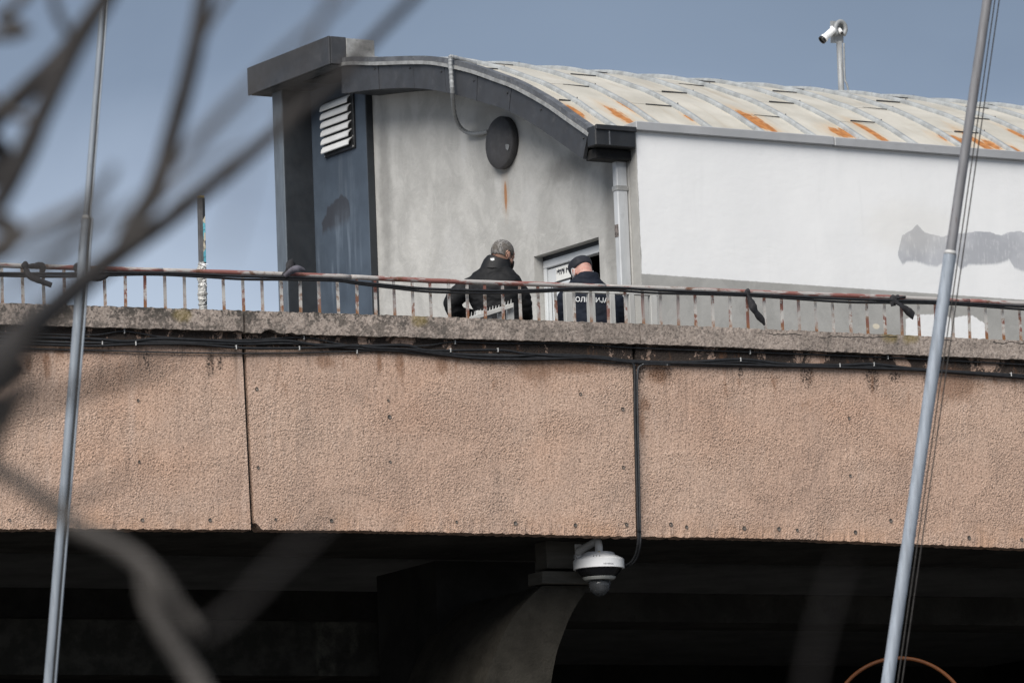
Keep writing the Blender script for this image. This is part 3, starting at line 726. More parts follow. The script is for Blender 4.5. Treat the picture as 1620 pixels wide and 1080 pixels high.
# roof: dark deck, sheets, seams
bm = bmesh.new()
V1 = [BW(p.x, BF + .03, p.y - .035) for p in ARCS]; V2 = [BW(p.x, BF + .03, p.y - .10) for p in ARCS]
add_strip(bm, V1, V2, BX * (B_END - BF - .05)); build('roof_deck', bm, M['shade_black'], bld)
SEAM0 = BF + .27
pitch_b = .515
seams_b = [SEAM0 + k_ * pitch_b for k_ in range(17)]
def roof_lookup(u, v):
    best = None
    for ib in range(0, 170):
        b = BF + ib * .05
        for il in range(0, 52):
            l = il * .08; X = roof_pt(b, l); pu, pv = proj(X); dd = (pu - u) ** 2 + (pv - v) ** 2
            if best is None or dd < best[0]: best = (dd, b, l)
    return best[1], best[2]
rust_px = [((905, 173), (.075, .16)), ((983, 182), (.06, .22)), ((1003, 171), (.06, .22)), ((1095, 183), (.05, .10)), ((1192, 190), (.095, .24)), ((1213, 201), (.07, .12)), ((1330, 209), (.12, .13)), ((1378, 209), (.055, .26)),
           ((1398, 217), (.05, .12)), ((1512, 216), (.13, .13)), ((1548, 221), (.06, .26)), ((1570, 228), (.06, .13)), ((1612, 210), (.05, .2)), ((1080, 172), (.03, .05)), ((1610, 232), (.05, .1))]
make_roof([(roof_lookup(*px), r_) for px, r_ in rust_px])
joints = [[.78, 2.0, 3.3], [1.36, 2.62], [.86, 2.1, 3.4], [1.45, 2.75]]
L_SHEET = min(LTOT, 6.4)
for k_ in range(len(seams_b)):
    b0 = seams_b[k_ - 1] if k_ else BF + .015; b1 = seams_b[k_]
    if b1 - b0 < .1: pass
    js = joints[k_ % 4]
    cuts = [.0] + [j + random.uniform(-.04, .04) for j in js] + [L_SHEET]
    for q in range(len(cuts) - 1):
        l0, l1 = cuts[q] + (.001 if q else 0), cuts[q + 1] - .001
        nl = max(3, int((l1 - l0) / .13)); bm = bmesh.new(); uvl = bm.loops.layers.uv.new('UVMap'); G = []
        lift0 = .002 if q else 0
        for i in range(nl + 1):
            l = l0 + (l1 - l0) * i / nl; row = []
            for j in range(3):
                b = b0 + .006 + (b1 - b0 - .012) * j / 2
                off = -.012 + lift0 * (1 - i / nl) + (.006 * math.sin(l * 5 + k_) if j == 1 else 0)
                row.append((bm.verts.new(roof_pt(b, l, off)), (b, l)))
            G.append(row)
        low = [(bm.verts.new(roof_pt(v[1][0], l0, -.030)), v[1]) for v in G[0]]
        G.insert(0, low)
        uvd = {v[0]: v[1] for r_ in G for v in r_}
        for i in range(len(G) - 1):
            for j in range(2):
                f = bm.faces.new((G[i][j][0], G[i][j + 1][0], G[i + 1][j + 1][0], G[i + 1][j][0]))
                for lp in f.loops: lp[uvl].uv = uvd[lp.vert]
        build('roof_sheet', bm, M['roof'], bld, recalc=True)
        if q and k_ > 0 :
            pass
    # the standing seam itself
    bm = bmesh.new(); prof = [(-.024, -.014), (-.022, .013), (-.012, .023), (.012, .023), (.022, .013), (.024, -.014)]
    nl = 40; rows = []
    for i in range(nl + 1):
        l = L_SHEET * i / nl; wob = .006 * mnoise.noise(Vector((l * 3, k_, 0)))
        rows.append([bm.verts.new(roof_pt(b1 + x + wob, l, y)) for x, y in prof])
    for r0_, r1_ in zip(rows, rows[1:]):
        for j in range(len(prof) - 1): bm.faces.new((r0_[j], r0_[j + 1], r1_[j + 1], r1_[j]))
    bm.faces.new(rows[0]); bm.faces.new(rows[-1][::-1])
    sm = build('roof_seam', bm, M['seam_zinc'], bld, True)
    # upturned laps where sheets meet at the seam
    for j in js:
        bm = bmesh.new()
        P = [roof_pt(b1 + x, j + dl, y) for y in (-.01, .027) for x, dl in ((.0235, -.004), (.030, -.004), (.030, .004), (.0235, .004))]
        add_hex(bm, P); build('seam_clip', bm, M['lead_trim'], sm)
        bm = bmesh.new()
        P = [roof_pt(b_, j + dl, y) for y in (-.02, -.001) for b_, dl in ((b0 + (b1 - b0) * .45, -.002), (b1 - .03, -.002), (b1 - .03, .002), (b0 + (b1 - b0) * .45, .002))]
        add_hex(bm, P); build('lap_edge', bm, M['dark_metal'], sm)
# verge: lead cap, bright drip edge, dark fascia panels
L_V = next(l for l, p in zip(ARCL, ARCS) if p.x >= ARC[9].x - .001) + .12
def arc_strip(name, l0, l1, t_hi, t_lo, b_f, depth, mt, n=40):
    bm = bmesh.new(); tp = []; bt = []
    for i in range(n + 1):
        l = l0 + (l1 - l0) * i / n
        p, nn = arc_at(l)
        if nn.y < 0: nn = -nn
        tp.append(BW(p.x + nn.x * t_hi, b_f, p.y + nn.y * t_hi)); bt.append(BW(p.x + nn.x * t_lo, b_f, p.y + nn.y * t_lo))
    add_strip(bm, tp, bt, BX * depth); return build(name, bm, mt, bld)
arc_strip('verge_cap', 0, L_V, .012, -.028, BF - .012, .075, M['lead_trim'])
arc_strip('drip_edge', 0, L_V, -.030, -.060, BF - .022, .06, M['zinc_light'])
f_top = [gpx(u, v, BF) for u, v in ((540, 106), (598, 104), (653, 103), (703, 108.5), (755.5, 123), (809, 143), (862, 169), (931, 214))]
f_bot = [gpx(u, v, BF) for u, v in ((540, 148), (600, 141), (655.5, 139.5), (706, 146.5), (754, 159.5), (805, 176), (857, 205.5), (923, 252))]
ft = [Vector((a, z + .012, 0)) for a, z in f_top]; fb = [Vector((a, z, 0)) for a, z in f_bot]
FT, FB = catmull(ft, 4), catmull(fb, 4)
for k_ in range(7):
    bm = bmesh.new(); seg_t, seg_b = FT[k_ * 4:k_ * 4 + 5], FB[k_ * 4:k_ * 4 + 5]
    cl = lambda P, Q, w: P + (Q - P).normalized() * w
    seg_t = [cl(seg_t[0], seg_t[1], .004)] + seg_t[1:-1] + [cl(seg_t[-1], seg_t[-2], .004)]
    seg_b = [cl(seg_b[0], seg_b[1], .004)] + seg_b[1:-1] + [cl(seg_b[-1], seg_b[-2], .004)]
    off = random.uniform(-.004, .004)
    add_strip(bm, [BW(p.x, BF + off, p.y) for p in seg_t], [BW(p.x, BF + off, p.y) for p in seg_b], BX * .03)
    fp = build('fascia_board', bm, M['dark_metal'], bld)
    c_ = (seg_t[-1] + seg_b[-1]) / 2; c2 = seg_t[-1] * .86 + seg_b[-1] * .14
    bm = bmesh.new(); add_lathe(bm, [(.008, 0), (.008, .006), (.004, .009)], BW(c2.x + .05, BF + off - .001, c2.y), -BX, 8); build('rivet', bm, M['black_metal'], fp)
# soffit under the overhang
bm = bmesh.new()
add_strip(bm, [BW(p.x, BF + .032, p.y + .035) for p in FB], [BW(p.x, BF + .032, p.y + .006) for p in FB], BX * (-BF - .034)); build('verge_soffit', bm, M['dark_tone'], bld)
# black gutter at the eave, running over the gable end to the long wall
ga = ARC[0].x - .085
print('ga', ga)
bz1 = lpx(970, 200, ga)[1]; bz0 = lpx(970, 231.5, ga)[1]
bm = bmesh.new(); add_hex(bm, hexa(BW, ga, ga + .13, BF - .02, -.014, bz0, bz1), .008); gut = build('eave_gutter', bm, M['black_metal'], bld)
bm = bmesh.new(); add_hex(bm, hexa(BW, ga - .018, ga + .002, BF - .02, -.014, bz1 - .035, bz1 + .006), .004); build('gutter_lip', bm, M['black_metal'], gut)
bm = bmesh.new(); add_hex(bm, hexa(BW, ga - .004, ga + .01, BF + .105, BF + .118, bz0 + .01, bz1 - .04), 0); build('joint_streak', bm, M['lead_trim'], gut)
bm = bmesh.new()
Pq = [BW(ga, BF, bz0), BW(ga, BF, bz0 - .09), BW(.30, BF, bz0 + .02), BW(.30, BF, bz0 + .14)]
box('eave_soffit', BW, ga + .10, ga + .25, BF + .04, -.004, bz0 - .085, bz0 - .004, M['shade_black'], bld)  # shade below the overhang is put in as a near-black colour
bm.free()
# square down pipe with a strap
pa0, pa1 = .13, .20
pb0 = -.105
pipe = box('downpipe', BW, pa0, pa1, pb0, -.006, ZF, bz0 - .005, M['pipe_metal'], bld, .008)
zs = lpx(990, 298, pa0)[1]
box('pipe_strap', BW, pa0 - .006, pa1 + .006, pb0 - .006, -.002, zs - .02, zs + .02, M['zinc_light'], pipe, .002)
zq = gpx(986, 352, pb0)[1]; zq0 = gpx(986, 372, pb0)[1]
box('sticker', BW, pa0 + .008, pa1 - .006, pb0 - .003, pb0 - .0005, zq0, zq, M['sticker'], pipe, 0)

# tower at the high end
tw = -.07
panel_top = gpx(520, 120, tw)[1] + .5
zcap0 = None
a_c0, zc_t = gpx(522, 62, -.50); a_c1, _z = gpx(394, 106, -.50)
zc_b = (gpx(522, 105, -.50)[1] + gpx(394, 149.5, -.50)[1]) / 2; zc_t = (zc_t + _z) / 2
a_f0 = gpx(450, 300, -.36)[0]
box('tower_panel', BW, A_T0, a_f0 - .0, tw, -.002, ZF, zc_b + .05, M['tower'], bld, .003)
box('tower_reveal', BW, A_T0 - .012, A_T0 - .001, tw + .004, -.002, ZF, zc_b, M['dark_tone'], bld, 0)
box('tower_fin', BW, a_f0, A_T1, -.36, .3, ZF, zc_b + .04, M['fin_paint'], bld, .004)
box('fin_inner_side', BW, a_f0 - .012, a_f0 - .001, -.352, tw - .001, ZF, zc_b + .03, M['dark_tone'], bld, 0)  # very dark sheet over the inner side of the fin
box('tower_cap', BW, a_c0, a_c1, -.50, -.075, zc_b + .03, zc_t, M['dark_metal'], bld, .004)
box('cap_soffit', BW, a_c0 + .02, a_c1 - .01, -.49, .2, zc_b + .0, zc_b + .029, M['dark_tone'], bld, 0)
box('cap_fascia', BW, a_c0 - .006, a_c1 + .006, -.518, -.501, zc_b, zc_t + .008, M['dark_metal'], bld, .003)
box('cap_end', BW, a_c0 - .016, a_c0 - .003, -.50, -.35, zc_b + .005, zc_t + .004, M['dark_metal'], bld, .002)
zg0 = zc_t - .15
box('galvanised_upstand', BW, a_c0 - .022, a_c0 - .003, -.349, -.07, zg0, zc_t - .004, M['zinc_light'], bld, .002)
box('upstand_ledge', BW, a_c0 - .05, a_c0 - .003, -.35, -.05, zg0 - .028, zg0 - .002, M['zinc_light'], bld, .002)
# louvred vent in the tower panel
va0, va1 = gpx(561, 200, tw)[0], gpx(516.5, 200, tw)[0]
vz1 = (gpx(560, 151, tw)[1] + gpx(514.5, 164.5, tw)[1]) / 2; vz0 = (gpx(564, 231, tw)[1] + gpx(518, 244, tw)[1]) / 2
vent = box('louvre_vent', BW, va0 - .02, va1 + .02, tw - .022, tw - .002, vz0 - .025, vz1 + .02, M['black_metal'], bld, .003)
hs = (vz1 - vz0) / 6
for q in range(6):
    z0 = vz0 + q * hs + .012; bm = bmesh.new()
    prof = [(-.050, z0), (-.044, z0 + hs * .40), (-.030, z0 + hs * .68), (-.010, z0 + hs * .86)]
    a0, a1 = va0 + .018, va1 + .005
    add_strip(bm, [BW(a0, tw - .015 + x, z) for x, z in prof], [BW(a1, tw - .015 + x, z) for x, z in prof], Vector((0, 0, -.006)) + BX * .006)
    build('slat', bm, M['slat_white'], vent)
for a_, z_ in ((va0 - .005, vz0 - .01), (va1 - .0, vz0 - .012), (va0 - .008, vz0 + .08)):
    bm = bmesh.new(); add_lathe(bm, [(.009, 0), (.009, .005), (.004, .007)], BW(a_, tw - .023, z_), -BX, 8); build('screw', bm, M['zinc_light'], vent)
# door in the gable: frame, closed leaf, dark opening
fr_b = .085
door = box('door', BW, door_a0 + (door_a1 - door_a0) * .40, door_a1 - .055, fr_b + .012, fr_b + .06, ZF, door_zt - .115, M['door_white'], bld, .004)
box('door_frame', BW, door_a0 + .003, door_a1 - .003, fr_b, fr_b + .07, door_zt - .10, door_zt - .035, M['door_white'], door, .004)
box('door_frame', BW, door_a1 - .048, door_a1 - .003, fr_b, fr_b + .07, ZF, door_zt - .102, M['door_white'], door, .004)
box('frame_filler', BW, door_a0 + .003, door_a1 - .003, fr_b - .0, fr_b + .06, door_zt - .034, door_zt - .001, M['dark_tone'], door, 0)
la0, la1 = door_a0 + (door_a1 - door_a0) * .40, door_a1 - .055
box('gasket', BW, la0 + .01, la1 - .055, fr_b + .007, fr_b + .0118, ZF + .3, door_zt - .235, M['gasket'], door, 0)
box('glazing', BW, la0 + .02, la1 - .072, fr_b + .003, fr_b + .0068, ZF + .31, door_zt - .252, M['door_glass'], door, 0)
nb = box('paper_notice', BW, la0 + .003, la1 - .135, fr_b + .0075, fr_b + .0115, door_zt - .232, door_zt - .122, M['paper'], door, 0)
bm = bmesh.new()                                           # worn marks printed along the notice
rr = random.Random(3)
for q in range(46):
    t_ = q / 46; a_ = la1 - .15 - t_ * (la1 - la0 - .165)
    if .30 < t_ < .36 or .5 < t_ < .56 or rr.random() < .15: continue
    hgt = rr.uniform(.012, .042) if t_ < .55 else rr.uniform(.03, .055); wz = rr.uniform(.004, .011)
    zz = door_zt - .137 - rr.uniform(0, .012)
    add_hex(bm, hexa(BW, a_ - wz, a_, fr_b + .0055, fr_b + .0072, zz - hgt, zz))
build('worn_lettering', bm, M['ink'], door)
box('room_darkness', BW, door_a0 - .3, door_a1 + .3, 1.2, 1.25, ZF, door_zt + .3, M['shade_black'], bld, 0)
for a_ in (door_a0 - .35, door_a1 + .3): box('room_partition', BW, a_, a_ + .05, .203, 1.195, ZF, door_zt + .3, M['shade_black'], bld, 0)
box('room_ceiling', BW, door_a0 - .35, door_a1 + .35, .203, 1.25, door_zt + .303, door_zt + .35, M['shade_black'], bld, 0)

# round cover plate on the gable and the flexible conduit that feeds it
ca, cz = gpx(793, 226, -.04)
dk = thing('round_cover', BW(ca, 0, cz - .22), 'dark round cover plate high on the grey gable wall', 'cover plate')
bm = bmesh.new(); add_lathe(bm, [(.20, .0), (.222, .004), (.222, .050), (.212, .064), (.10, .070), (.0, .071)], BW(ca, -.003, cz), -BX, 40); build('plate', bm, M['disc_paint'], dk, True)
bm = bmesh.new(); pc_ = gpx(803, 233, -.075)
add_prism(bm, [BW(pc_[0] + x, -.0745, pc_[1] + z) for x, z in ((-.03, .01), (-.012, .022), (.03, .03), (.03, -.005), (.0, -.028), (-.012, -.02))], -BX * .002)
build('torn_label', bm, M['zinc_light'], dk)
cp = [(712.5, 94), (714, 120), (716, 150), (719, 180), (727, 200), (740, 210), (755, 211.5), (772, 208)]
cb = [BF - .05, BF - .05, BF - .035, -.22, -.12, -.06, -.045, -.035]
pts = [Vector(BW(*((lambda g_: (g_[0], b_, g_[1]))(gpx(u, v, b_))))) for (u, v), b_ in zip(cp, cb)]
pts = [pts[0] + BX * .25 + Vector((0, 0, -.02)), pts[0] + BX * .03 + Vector((0, 0, .02))] + pts
pts = catmull(pts, 8)
bm = bmesh.new(); add_tube(bm, pts, [.017 + .003 * (i % 2) for i in range(len(pts))], 10)
cdt = build('flexible_conduit', bm, M['conduit'], None, False); tag(cdt, 'grey ribbed conduit looping down from the roof edge to the round cover', 'conduit')

# camera mast on the roof ridge
AM = 2.95
mb, mz = lpx(1331, 152, AM)
def MW(u, v, a=AM): b_, z_ = lpx(u, v, a); return BW(a, b_, z_)
mz0 = mz - .35
mast = thing('camera_mast', BW(AM, mb, mz0), 'thin grey mast with a white bullet camera standing on the roof', 'camera mast')
pu = MW(1327.5, 66); pd = BW(AM, mb, mz0)
bm = bmesh.new(); pd2 = pd.copy()
ax_ = (pu - pd).normalized()
add_tube(bm, [pd, pd.lerp(pu, .5), pu], .027, 12); build('pole', bm, M['cam_grey'], mast, True)
bm = bmesh.new(); add_tube(bm, catmull([pd + BX * .12 - AX * .05, MW(1336, 140) - AX * .05, MW(1332.5, 125) - AX * .04, MW(1331, 70) - AX * .04], 5), .009, 8); build('cable', bm, M['conduit'], mast, True)
pl = [MW(1314.5, 33.5), MW(1334, 33.5), MW(1334.5, 68), MW(1315, 68)]
bm = bmesh.new(); add_prism(bm, pl, AX * .012); build('bracket_plate', bm, M['cam_grey'], mast)
loopc = MW(1326.5, 52); ring = []
for i in range(25):
    an = -2.2 + i / 24 * 4.45
    q = MW(1326.5 + math.sin(an) * 8.3 * (1 if abs(an) < 1.57 else 1 - .35 * (abs(an) - 1.57)), 48.5 - math.cos(an) * 13.0) - AX * .03
    ring.append(q)
bm = bmesh.new(); add_tube(bm, ring, .021, 10); build('cable_loop', bm, M['conduit'], mast, True)
_y0 = MW(1314, 51).y - .06; c0, c1 = on_y(1314, 51.5, _y0), on_y(1302.5, 62, _y0 - .03)
bm = bmesh.new(); dv = (c1 - c0).normalized(); ln = (c1 - c0).length
add_lathe(bm, [(.022, -.05), (.030, -.04), (.031, .0), (.033, ln * .75), (.037, ln * .76), (.038, ln)], c0, dv, 18); build('camera_body', bm, M['cam_white'], mast, True)
bm = bmesh.new(); add_lathe(bm, [(.0385, ln + .001), (.0385, ln + .022), (.030, ln + .022), (.028, ln + .012)], c0, dv, 18); build('lens_hood', bm, M['cam_dark'], mast)
bm = bmesh.new(); add_tube(bm, [c0 - dv * .03, MW(1314.5, 47) - AX * .01, MW(1316, 43)], .016, 8); build('camera_arm', bm, M['cam_white'], mast, True)
bm = bmesh.new(); add_tube(bm, [MW(1325, 47) - AX * .02, MW(1326, 53.5) - AX * .05], [.018, .02], 10); build('cable_plug', bm, M['cam_white'], mast, True)
bm = bmesh.new(); add_tube(bm, [MW(1326, 53.7) - AX * .05, MW(1327.5, 55.5) - AX * .06], [.013, .011], 10); build('plug_socket', bm, M['cam_dark'], mast, True)

# ------------------------------------------------------------------ railing on the coping
D_R = -.06
rl = thing('railing', PW(0, D_R, Z_CT), 'low red and white peeling steel railing along the coping', 'railing')
rail_px = [(-700, 393), (-60, 417.5), (0, 419.7), (190, 426), (384, 431.7), (540, 437.5), (680, 444), (860, 450), (1040, 456), (1200, 462.5), (1400, 470), (1620, 480.5), (1700, 484), (2320, 509)]
RAILP = [ppx(u, v, D_R) for u, v in rail_px]; RZ = interp(RAILP)
cuts = [-700, -60, 258, 555, 958, 1532, 1700, 2320]
for k_ in range(len(cuts) - 1):
    s0, s1 = sj(cuts[k_], 450, D_R), sj(cuts[k_ + 1], 450, D_R); n = max(6, int((s1 - s0) / .08)); bm = bmesh.new()
    pts = [PW(s0 + .002 + (s1 - s0 - .004) * i / n, D_R, RZ(s0 + (s1 - s0) * i / n) + .003 * mnoise.noise(Vector((i * .7, k_, 0)))) for i in range(n + 1)]
    add_tube(bm, pts, .0195, 10); build('handrail', bm, M['rail'], rl, True)
bx = [-30, 3, 36, 69, 102, 134, 166, 198, 229, 261, 292, 354, 385, 415, 445.5, 475, 505, 535, 564.5, 594, 624, 653, 681.5, 710.5, 739, 767, 795.5, 823, 852, 879.5, 908, 935, 962, 990, 1017.5, 1045, 1072.7, 1100, 1127.5, 1155, 1182.5, 1210, 1237, 1264, 1291, 1318, 1345.6, 1372, 1399.5, 1426, 1453.5, 1480, 1507, 1533, 1560, 1587, 1614, 1640]
bx = [-30 - 33.6 * i for i in range(19, 0, -1)] + bx + [1640 + 26.6 * i for i in range(1, 25)]
for q, u in enumerate(bx):
    vmid = 450 + (u - 0) * .0375
    s, _ = ppx(u, vmid, D_R); zb = CTOP(s) - .012; zt_ = RZ(s) - .012
    bm = bmesh.new()
    w = .0105
    lean = random.uniform(-.004, .004)
    P = [PW(s - w, D_R - w * .6, zb), PW(s + w, D_R - w * .6, zb), PW(s + w, D_R + w * .6, zb), PW(s - w, D_R + w * .6, zb),
         PW(s - w + lean, D_R - w * .6, zt_), PW(s + w + lean, D_R - w * .6, zt_), PW(s + w + lean, D_R + w * .6, zt_), PW(s - w + lean, D_R + w * .6, zt_)]
    add_hex(bm, P); build('baluster', bm, M['baluster'], rl)
# cables lashed along the handrail
def px_cable(px, d, r, name, mt, label, cat, group, n=8, sub=6, clips=(), jitter=0.0):
    if px[0][0] < 0: px = [(px[0][0] - 640, px[0][1] - 24)] + list(px)
    if px[-1][0] > 1650: px = list(px) + [(px[-1][0] + 620, px[-1][1] + 25)]
    pts = []
    for i, q in enumerate(px):
        dd = q[2] if len(q) > 2 else d
        s, z = ppx(q[0], q[1], dd); pts.append(PW(s, dd, z))
    pts = catmull(pts, sub); bm = bmesh.new(); add_tube(bm, pts, r, n); o = build(name, bm, mt, None, True); tag(o, label, cat, group)
    for (u, v) in clips:
        s, z = ppx(u, v, d + r); box('cable_clip', PW, s - .004, s + .004, d - .01, d + r + .005, z - .016, z + .016, M['clip'], o, .002)
    return o
rc = [(-60, 431), (0, 432.3), (100, 433), (230, 431.5), (320, 434), (384, 437), (460, 438.5), (533, 441.5), (564, 446), (622, 452), (678, 457), (760, 459.5), (791, 460), (858, 458.5), (902, 456), (958, 455), (991, 456), (1040, 459), (1180, 465), (1325, 472.5), (1402, 475), (1497, 478), (1620, 485), (1700, 489)]
px_cable(rc, D_R + .045, .0112, 'rail_cable', M['cable'], 'upper of two black cables lashed along the railing', 'cable', 'cables along the railing')
px_cable([(u, v + 3.7 + 1.0 * math.sin(u * .02)) for u, v in rc], D_R + .042, .0098, 'rail_cable', M['cable'], 'lower of two black cables lashed along the railing', 'cable', 'cables along the railing')
# cables under the coping
g_ = 'cables under the coping'
px_cable([(-60, 524), (0, 526), (140, 530), (195, 524), (250, 532), (320, 537), (400, 537), (481, 534), (536, 543.5), (567, 546), (665, 547), (717, 541), (791, 543), (891, 543), (938, 545.5), (1000, 550), (1187, 557), (1405, 565.5), (1620, 576.5), (1700, 580)], .018, .0062, 'wall_cable', M['cable_grey'], 'thin topmost cable strung just under the coping', 'cable', g_, clips=((197, 524), (481, 534), (720, 541), (1187, 557), (1405, 565)))
px_cable([(-60, 531), (0, 533), (140, 536), (200, 540), (250, 535.5), (320, 538), (385, 541), (452, 539), (497, 545), (567, 547.5), (639, 546), (670, 554), (717, 560), (800, 563.5), (858, 561), (947, 564.5), (998, 571), (1084, 573), (1172, 568.5), (1245, 576), (1329, 577.7), (1383, 576), (1459, 584.5), (1620, 594), (1700, 598)], .026, .0135, 'wall_cable', M['cable'], 'thickest black cable of the bundle under the coping', 'cable', g_, clips=((1172, 568.5), (1329, 577.7), (1383, 576), (1600, 592)))
px_cable([(-60, 541), (0, 543), (140, 547), (205, 544.5), (300, 544), (385, 550.5), (473, 550.5), (536, 548), (562, 546), (587, 550), (640, 552), (691, 554.5), (787, 553.5), (830, 559), (880, 563), (947, 567), (1000, 573), (1100, 575), (1245, 579), (1400, 583), (1500, 588), (1620, 597), (1700, 601)], .030, .0105, 'wall_cable', M['cable'], 'black cable running through the middle of the bundle under the coping', 'cable', g_, clips=((215, 543), (374, 549), (474, 550.5), (713, 554), (788, 553.5)))
px_cable([(-60, 536), (0, 538), (140, 542), (240, 540), (300, 541), (380, 544), (460, 543), (525, 548), (613, 554), (665, 555), (743, 560.5), (800, 561.5), (870, 566), (950, 568), (1000, 574), (1060, 576), (1172, 572), (1245, 578), (1383, 579), (1497, 587), (1620, 595.5), (1700, 599)], .022, .0105, 'wall_cable', M['cable_grey'], 'greyish cable crossing behind the others under the coping', 'cable', g_, clips=((162, 543), (1017, 574), (1055, 575)))
px_cable([(-60, 548), (0, 550.5), (140, 554), (260, 557), (380, 559), (484, 558), (525, 556.5), (613, 555.5), (704, 563.5), (756, 565.5), (800, 565), (900, 569), (1000, 575.5), (1172, 580), (1383, 583), (1497, 590), (1620, 599), (1700, 602)], .016, .0058, 'wall_cable', M['cable_grey'], 'thin lowest cable of the bundle under the coping', 'cable', g_, clips=((565, 556),))
px_cable([(640, 552), (700, 561), (760, 567), (850, 568), (930, 566), (985, 569.5), (1000, 574), (1004, 590), (1004.5, 650), (1007.5, 760), (1009.5, 830), (1010, 842, .02), (1009.5, 860, .0), (1005.5, 878, -.08), (997, 890, -.16), (984, 896, -.25)], .028, .0115, 'drop_cable', M['cable'], 'left of the paired cables hanging down to the dome camera', 'cable', 'cables hanging to the dome camera')
px_cable([(1060, 577), (1030, 576), (1014, 578), (1008.5, 592), (1008.5, 650), (1011, 760), (1012.5, 830), (1013, 842, .02), (1012.5, 862, .0), (1008, 880, -.08), (999, 892, -.16), (986, 897, -.26)], .030, .0085, 'drop_cable', M['cable_grey'], 'right of the paired cables hanging down to the dome camera', 'cable', 'cables hanging to the dome camera')
# black cloth strips knotted on the railing
def ribbon(label, strips, knots, mt=None, g='black cloths tied to the railing'):
    u0, v0 = knots[0][0], knots[0][1]; s, z = ppx(u0, v0, D_R)
    t_ = thing('tied_cloth', PW(s, D_R, z), label, 'cloth', g)
    for q, (u, v, rr_) in enumerate(knots):
        s, z = ppx(u, v, D_R + .03); bm = bmesh.new(); add_ellipsoid(bm, PW(s, D_R + .035, z), (rr_, rr_ * .8, rr_ * 1.15), None, 14, 10)
        for vv in bm.verts: vv.co += Vector([mnoise.noise(vv.co * 38 + Vector((i * 9, 0, 0))) for i in range(3)]) * rr_ * .35
        build('knot', bm, M['cloth_black'], t_, True)
    for st in strips:
        px, ws, m_ = st
        cen = catmull([PW(*(lambda g2, dd: (g2[0], dd, g2[1]))(ppx(u, v, D_R + .05 + dd), D_R + .05 + dd)) for u, v, dd in px], 5); n = len(cen)
        bm = bmesh.new(); T_, B_ = [], []
        for i, c in enumerate(cen):
            tg = (cen[min(i + 1, n - 1)] - cen[max(i - 1, 0)]).normalized(); sd_ = tg.cross(NP).normalized()
            f_ = i / (n - 1) * (len(ws) - 1); j = min(int(f_), len(ws) - 2); w = ws[j] + (ws[j + 1] - ws[j]) * (f_ - j)
            w *= 1 + .16 * mnoise.noise(c * 40)
            tw_ = .5 * math.sin(i * .55 + u0); off = NP * (w * .45 * tw_)
            T_.append(c + sd_ * w / 2 + off); B_.append(c - sd_ * w / 2 - off)
        add_strip(bm, T_, B_, -NP * .006); build('tail', bm, M[m_], t_, True)
    return t_
ribbon('black cloth knotted at the far left with a tail to the right', [([(40, 424, .0), (47, 436, .02), (60, 443, .02), (82, 451, .01)], [.03, .045, .05, .035], 'cloth_black'), ([(42, 421, 0), (54, 420.5, .01), (67, 421, .0), (66, 434, .0)], [.03, .035, .06, .03], 'cloth_black')], [(39.5, 420, .026), (42, 430, .02)])
ribbon('limp black cloth half hidden behind the left pole', [([(123, 427, 0), (140, 437, .01), (158, 439.5, .01), (173, 434, .0)], [.03, .05, .055, .02], 'cloth_black')], [(121.5, 423.5, .028), (121.5, 432, .02)])
ribbon('black cloth with its ends standing up in front of the tower', [([(450, 436, 0), (456, 428, .01), (461, 419, .0), (465, 413, -.02)], [.03, .05, .075, .055], 'cloth_black'), ([(450, 437, .01), (462, 428, .03), (472, 424, .03), (483, 428, .02)], [.03, .05, .045, .015], 'cloth_grey')], [(449, 436.5, .022)])
ribbon('long thin black cloth hanging below the rail by the white wall', [([(1182, 461, .0), (1187, 473, .01), (1192, 486, .02), (1199, 498, .01), (1206, 506, .01), (1210, 514, .0)], [.028, .035, .07, .06, .04, .02], 'cloth_black')], [(1182, 462, .022)])
ribbon('black cloth tied in a bulky knot left of the right-hand pole', [([(1415, 476, .02), (1426, 483, .03), (1437, 492, .03), (1446, 500, .02)], [.03, .04, .055, .075], 'cloth_black'), ([(1414, 472, .0), (1424, 470, .0), (1433, 470, -.01)], [.02, .02, .02], 'cloth_black'), ([(1412, 476, .02), (1414, 484, .02)], [.05, .06], 'cloth_black')], [(1413, 474, .030), (1419, 471.5, .022)])

# ------------------------------------------------------------------ things on the deck
D_I = -.55
ir = thing('inner_railing', PW(sj(965, 480, D_I), D_I, Z_DECK), 'grey steel railing of thick square posts behind the front railing', 'railing')
irz = ppx(965, 462, D_I)[1]
for u0, u1 in ((893, 904), (930, 940), (963, 971.5), (994, 1002.5), (1027.5, 1038)):
    s0, s1 = sj(u0, 485, D_I), sj(u1, 485, D_I); box('post', PW, s0, s1, D_I - .025, D_I + .025, Z_DECK + .003, irz - .018, M['post_grey'], ir, .004)
box('top_rail', PW, sj(893, 462, D_I), sj(1040, 462, D_I), D_I - .025, D_I + .02, irz - .016, irz + .016, M['post_white'], ir, .004)
D_S = -.40
sb = thing('spiked_barrier', PW(sj(785, 495, D_S), D_S, Z_DECK), 'white steel barrier with a slanted spiked rail in front of the man in black', 'barrier')
ps = [PW(*(lambda g2: (g2[0], D_S, g2[1]))(ppx(u, v, D_S))) for u, v in ((738, 506.5), (811, 483))]
bm = bmesh.new(); e_ = (ps[1] - ps[0]).normalized(); up_ = Vector((0, 0, 1))
P = [ps[0] - NP * .02 - up_ * .018, ps[1] - NP * .02 - up_ * .018, ps[1] + NP * .02 - up_ * .018, ps[0] + NP * .02 - up_ * .018]
add_hex(bm, P + [p + up_ * .036 for p in P], .003); build('slanted_rail', bm, M['post_white'], sb)
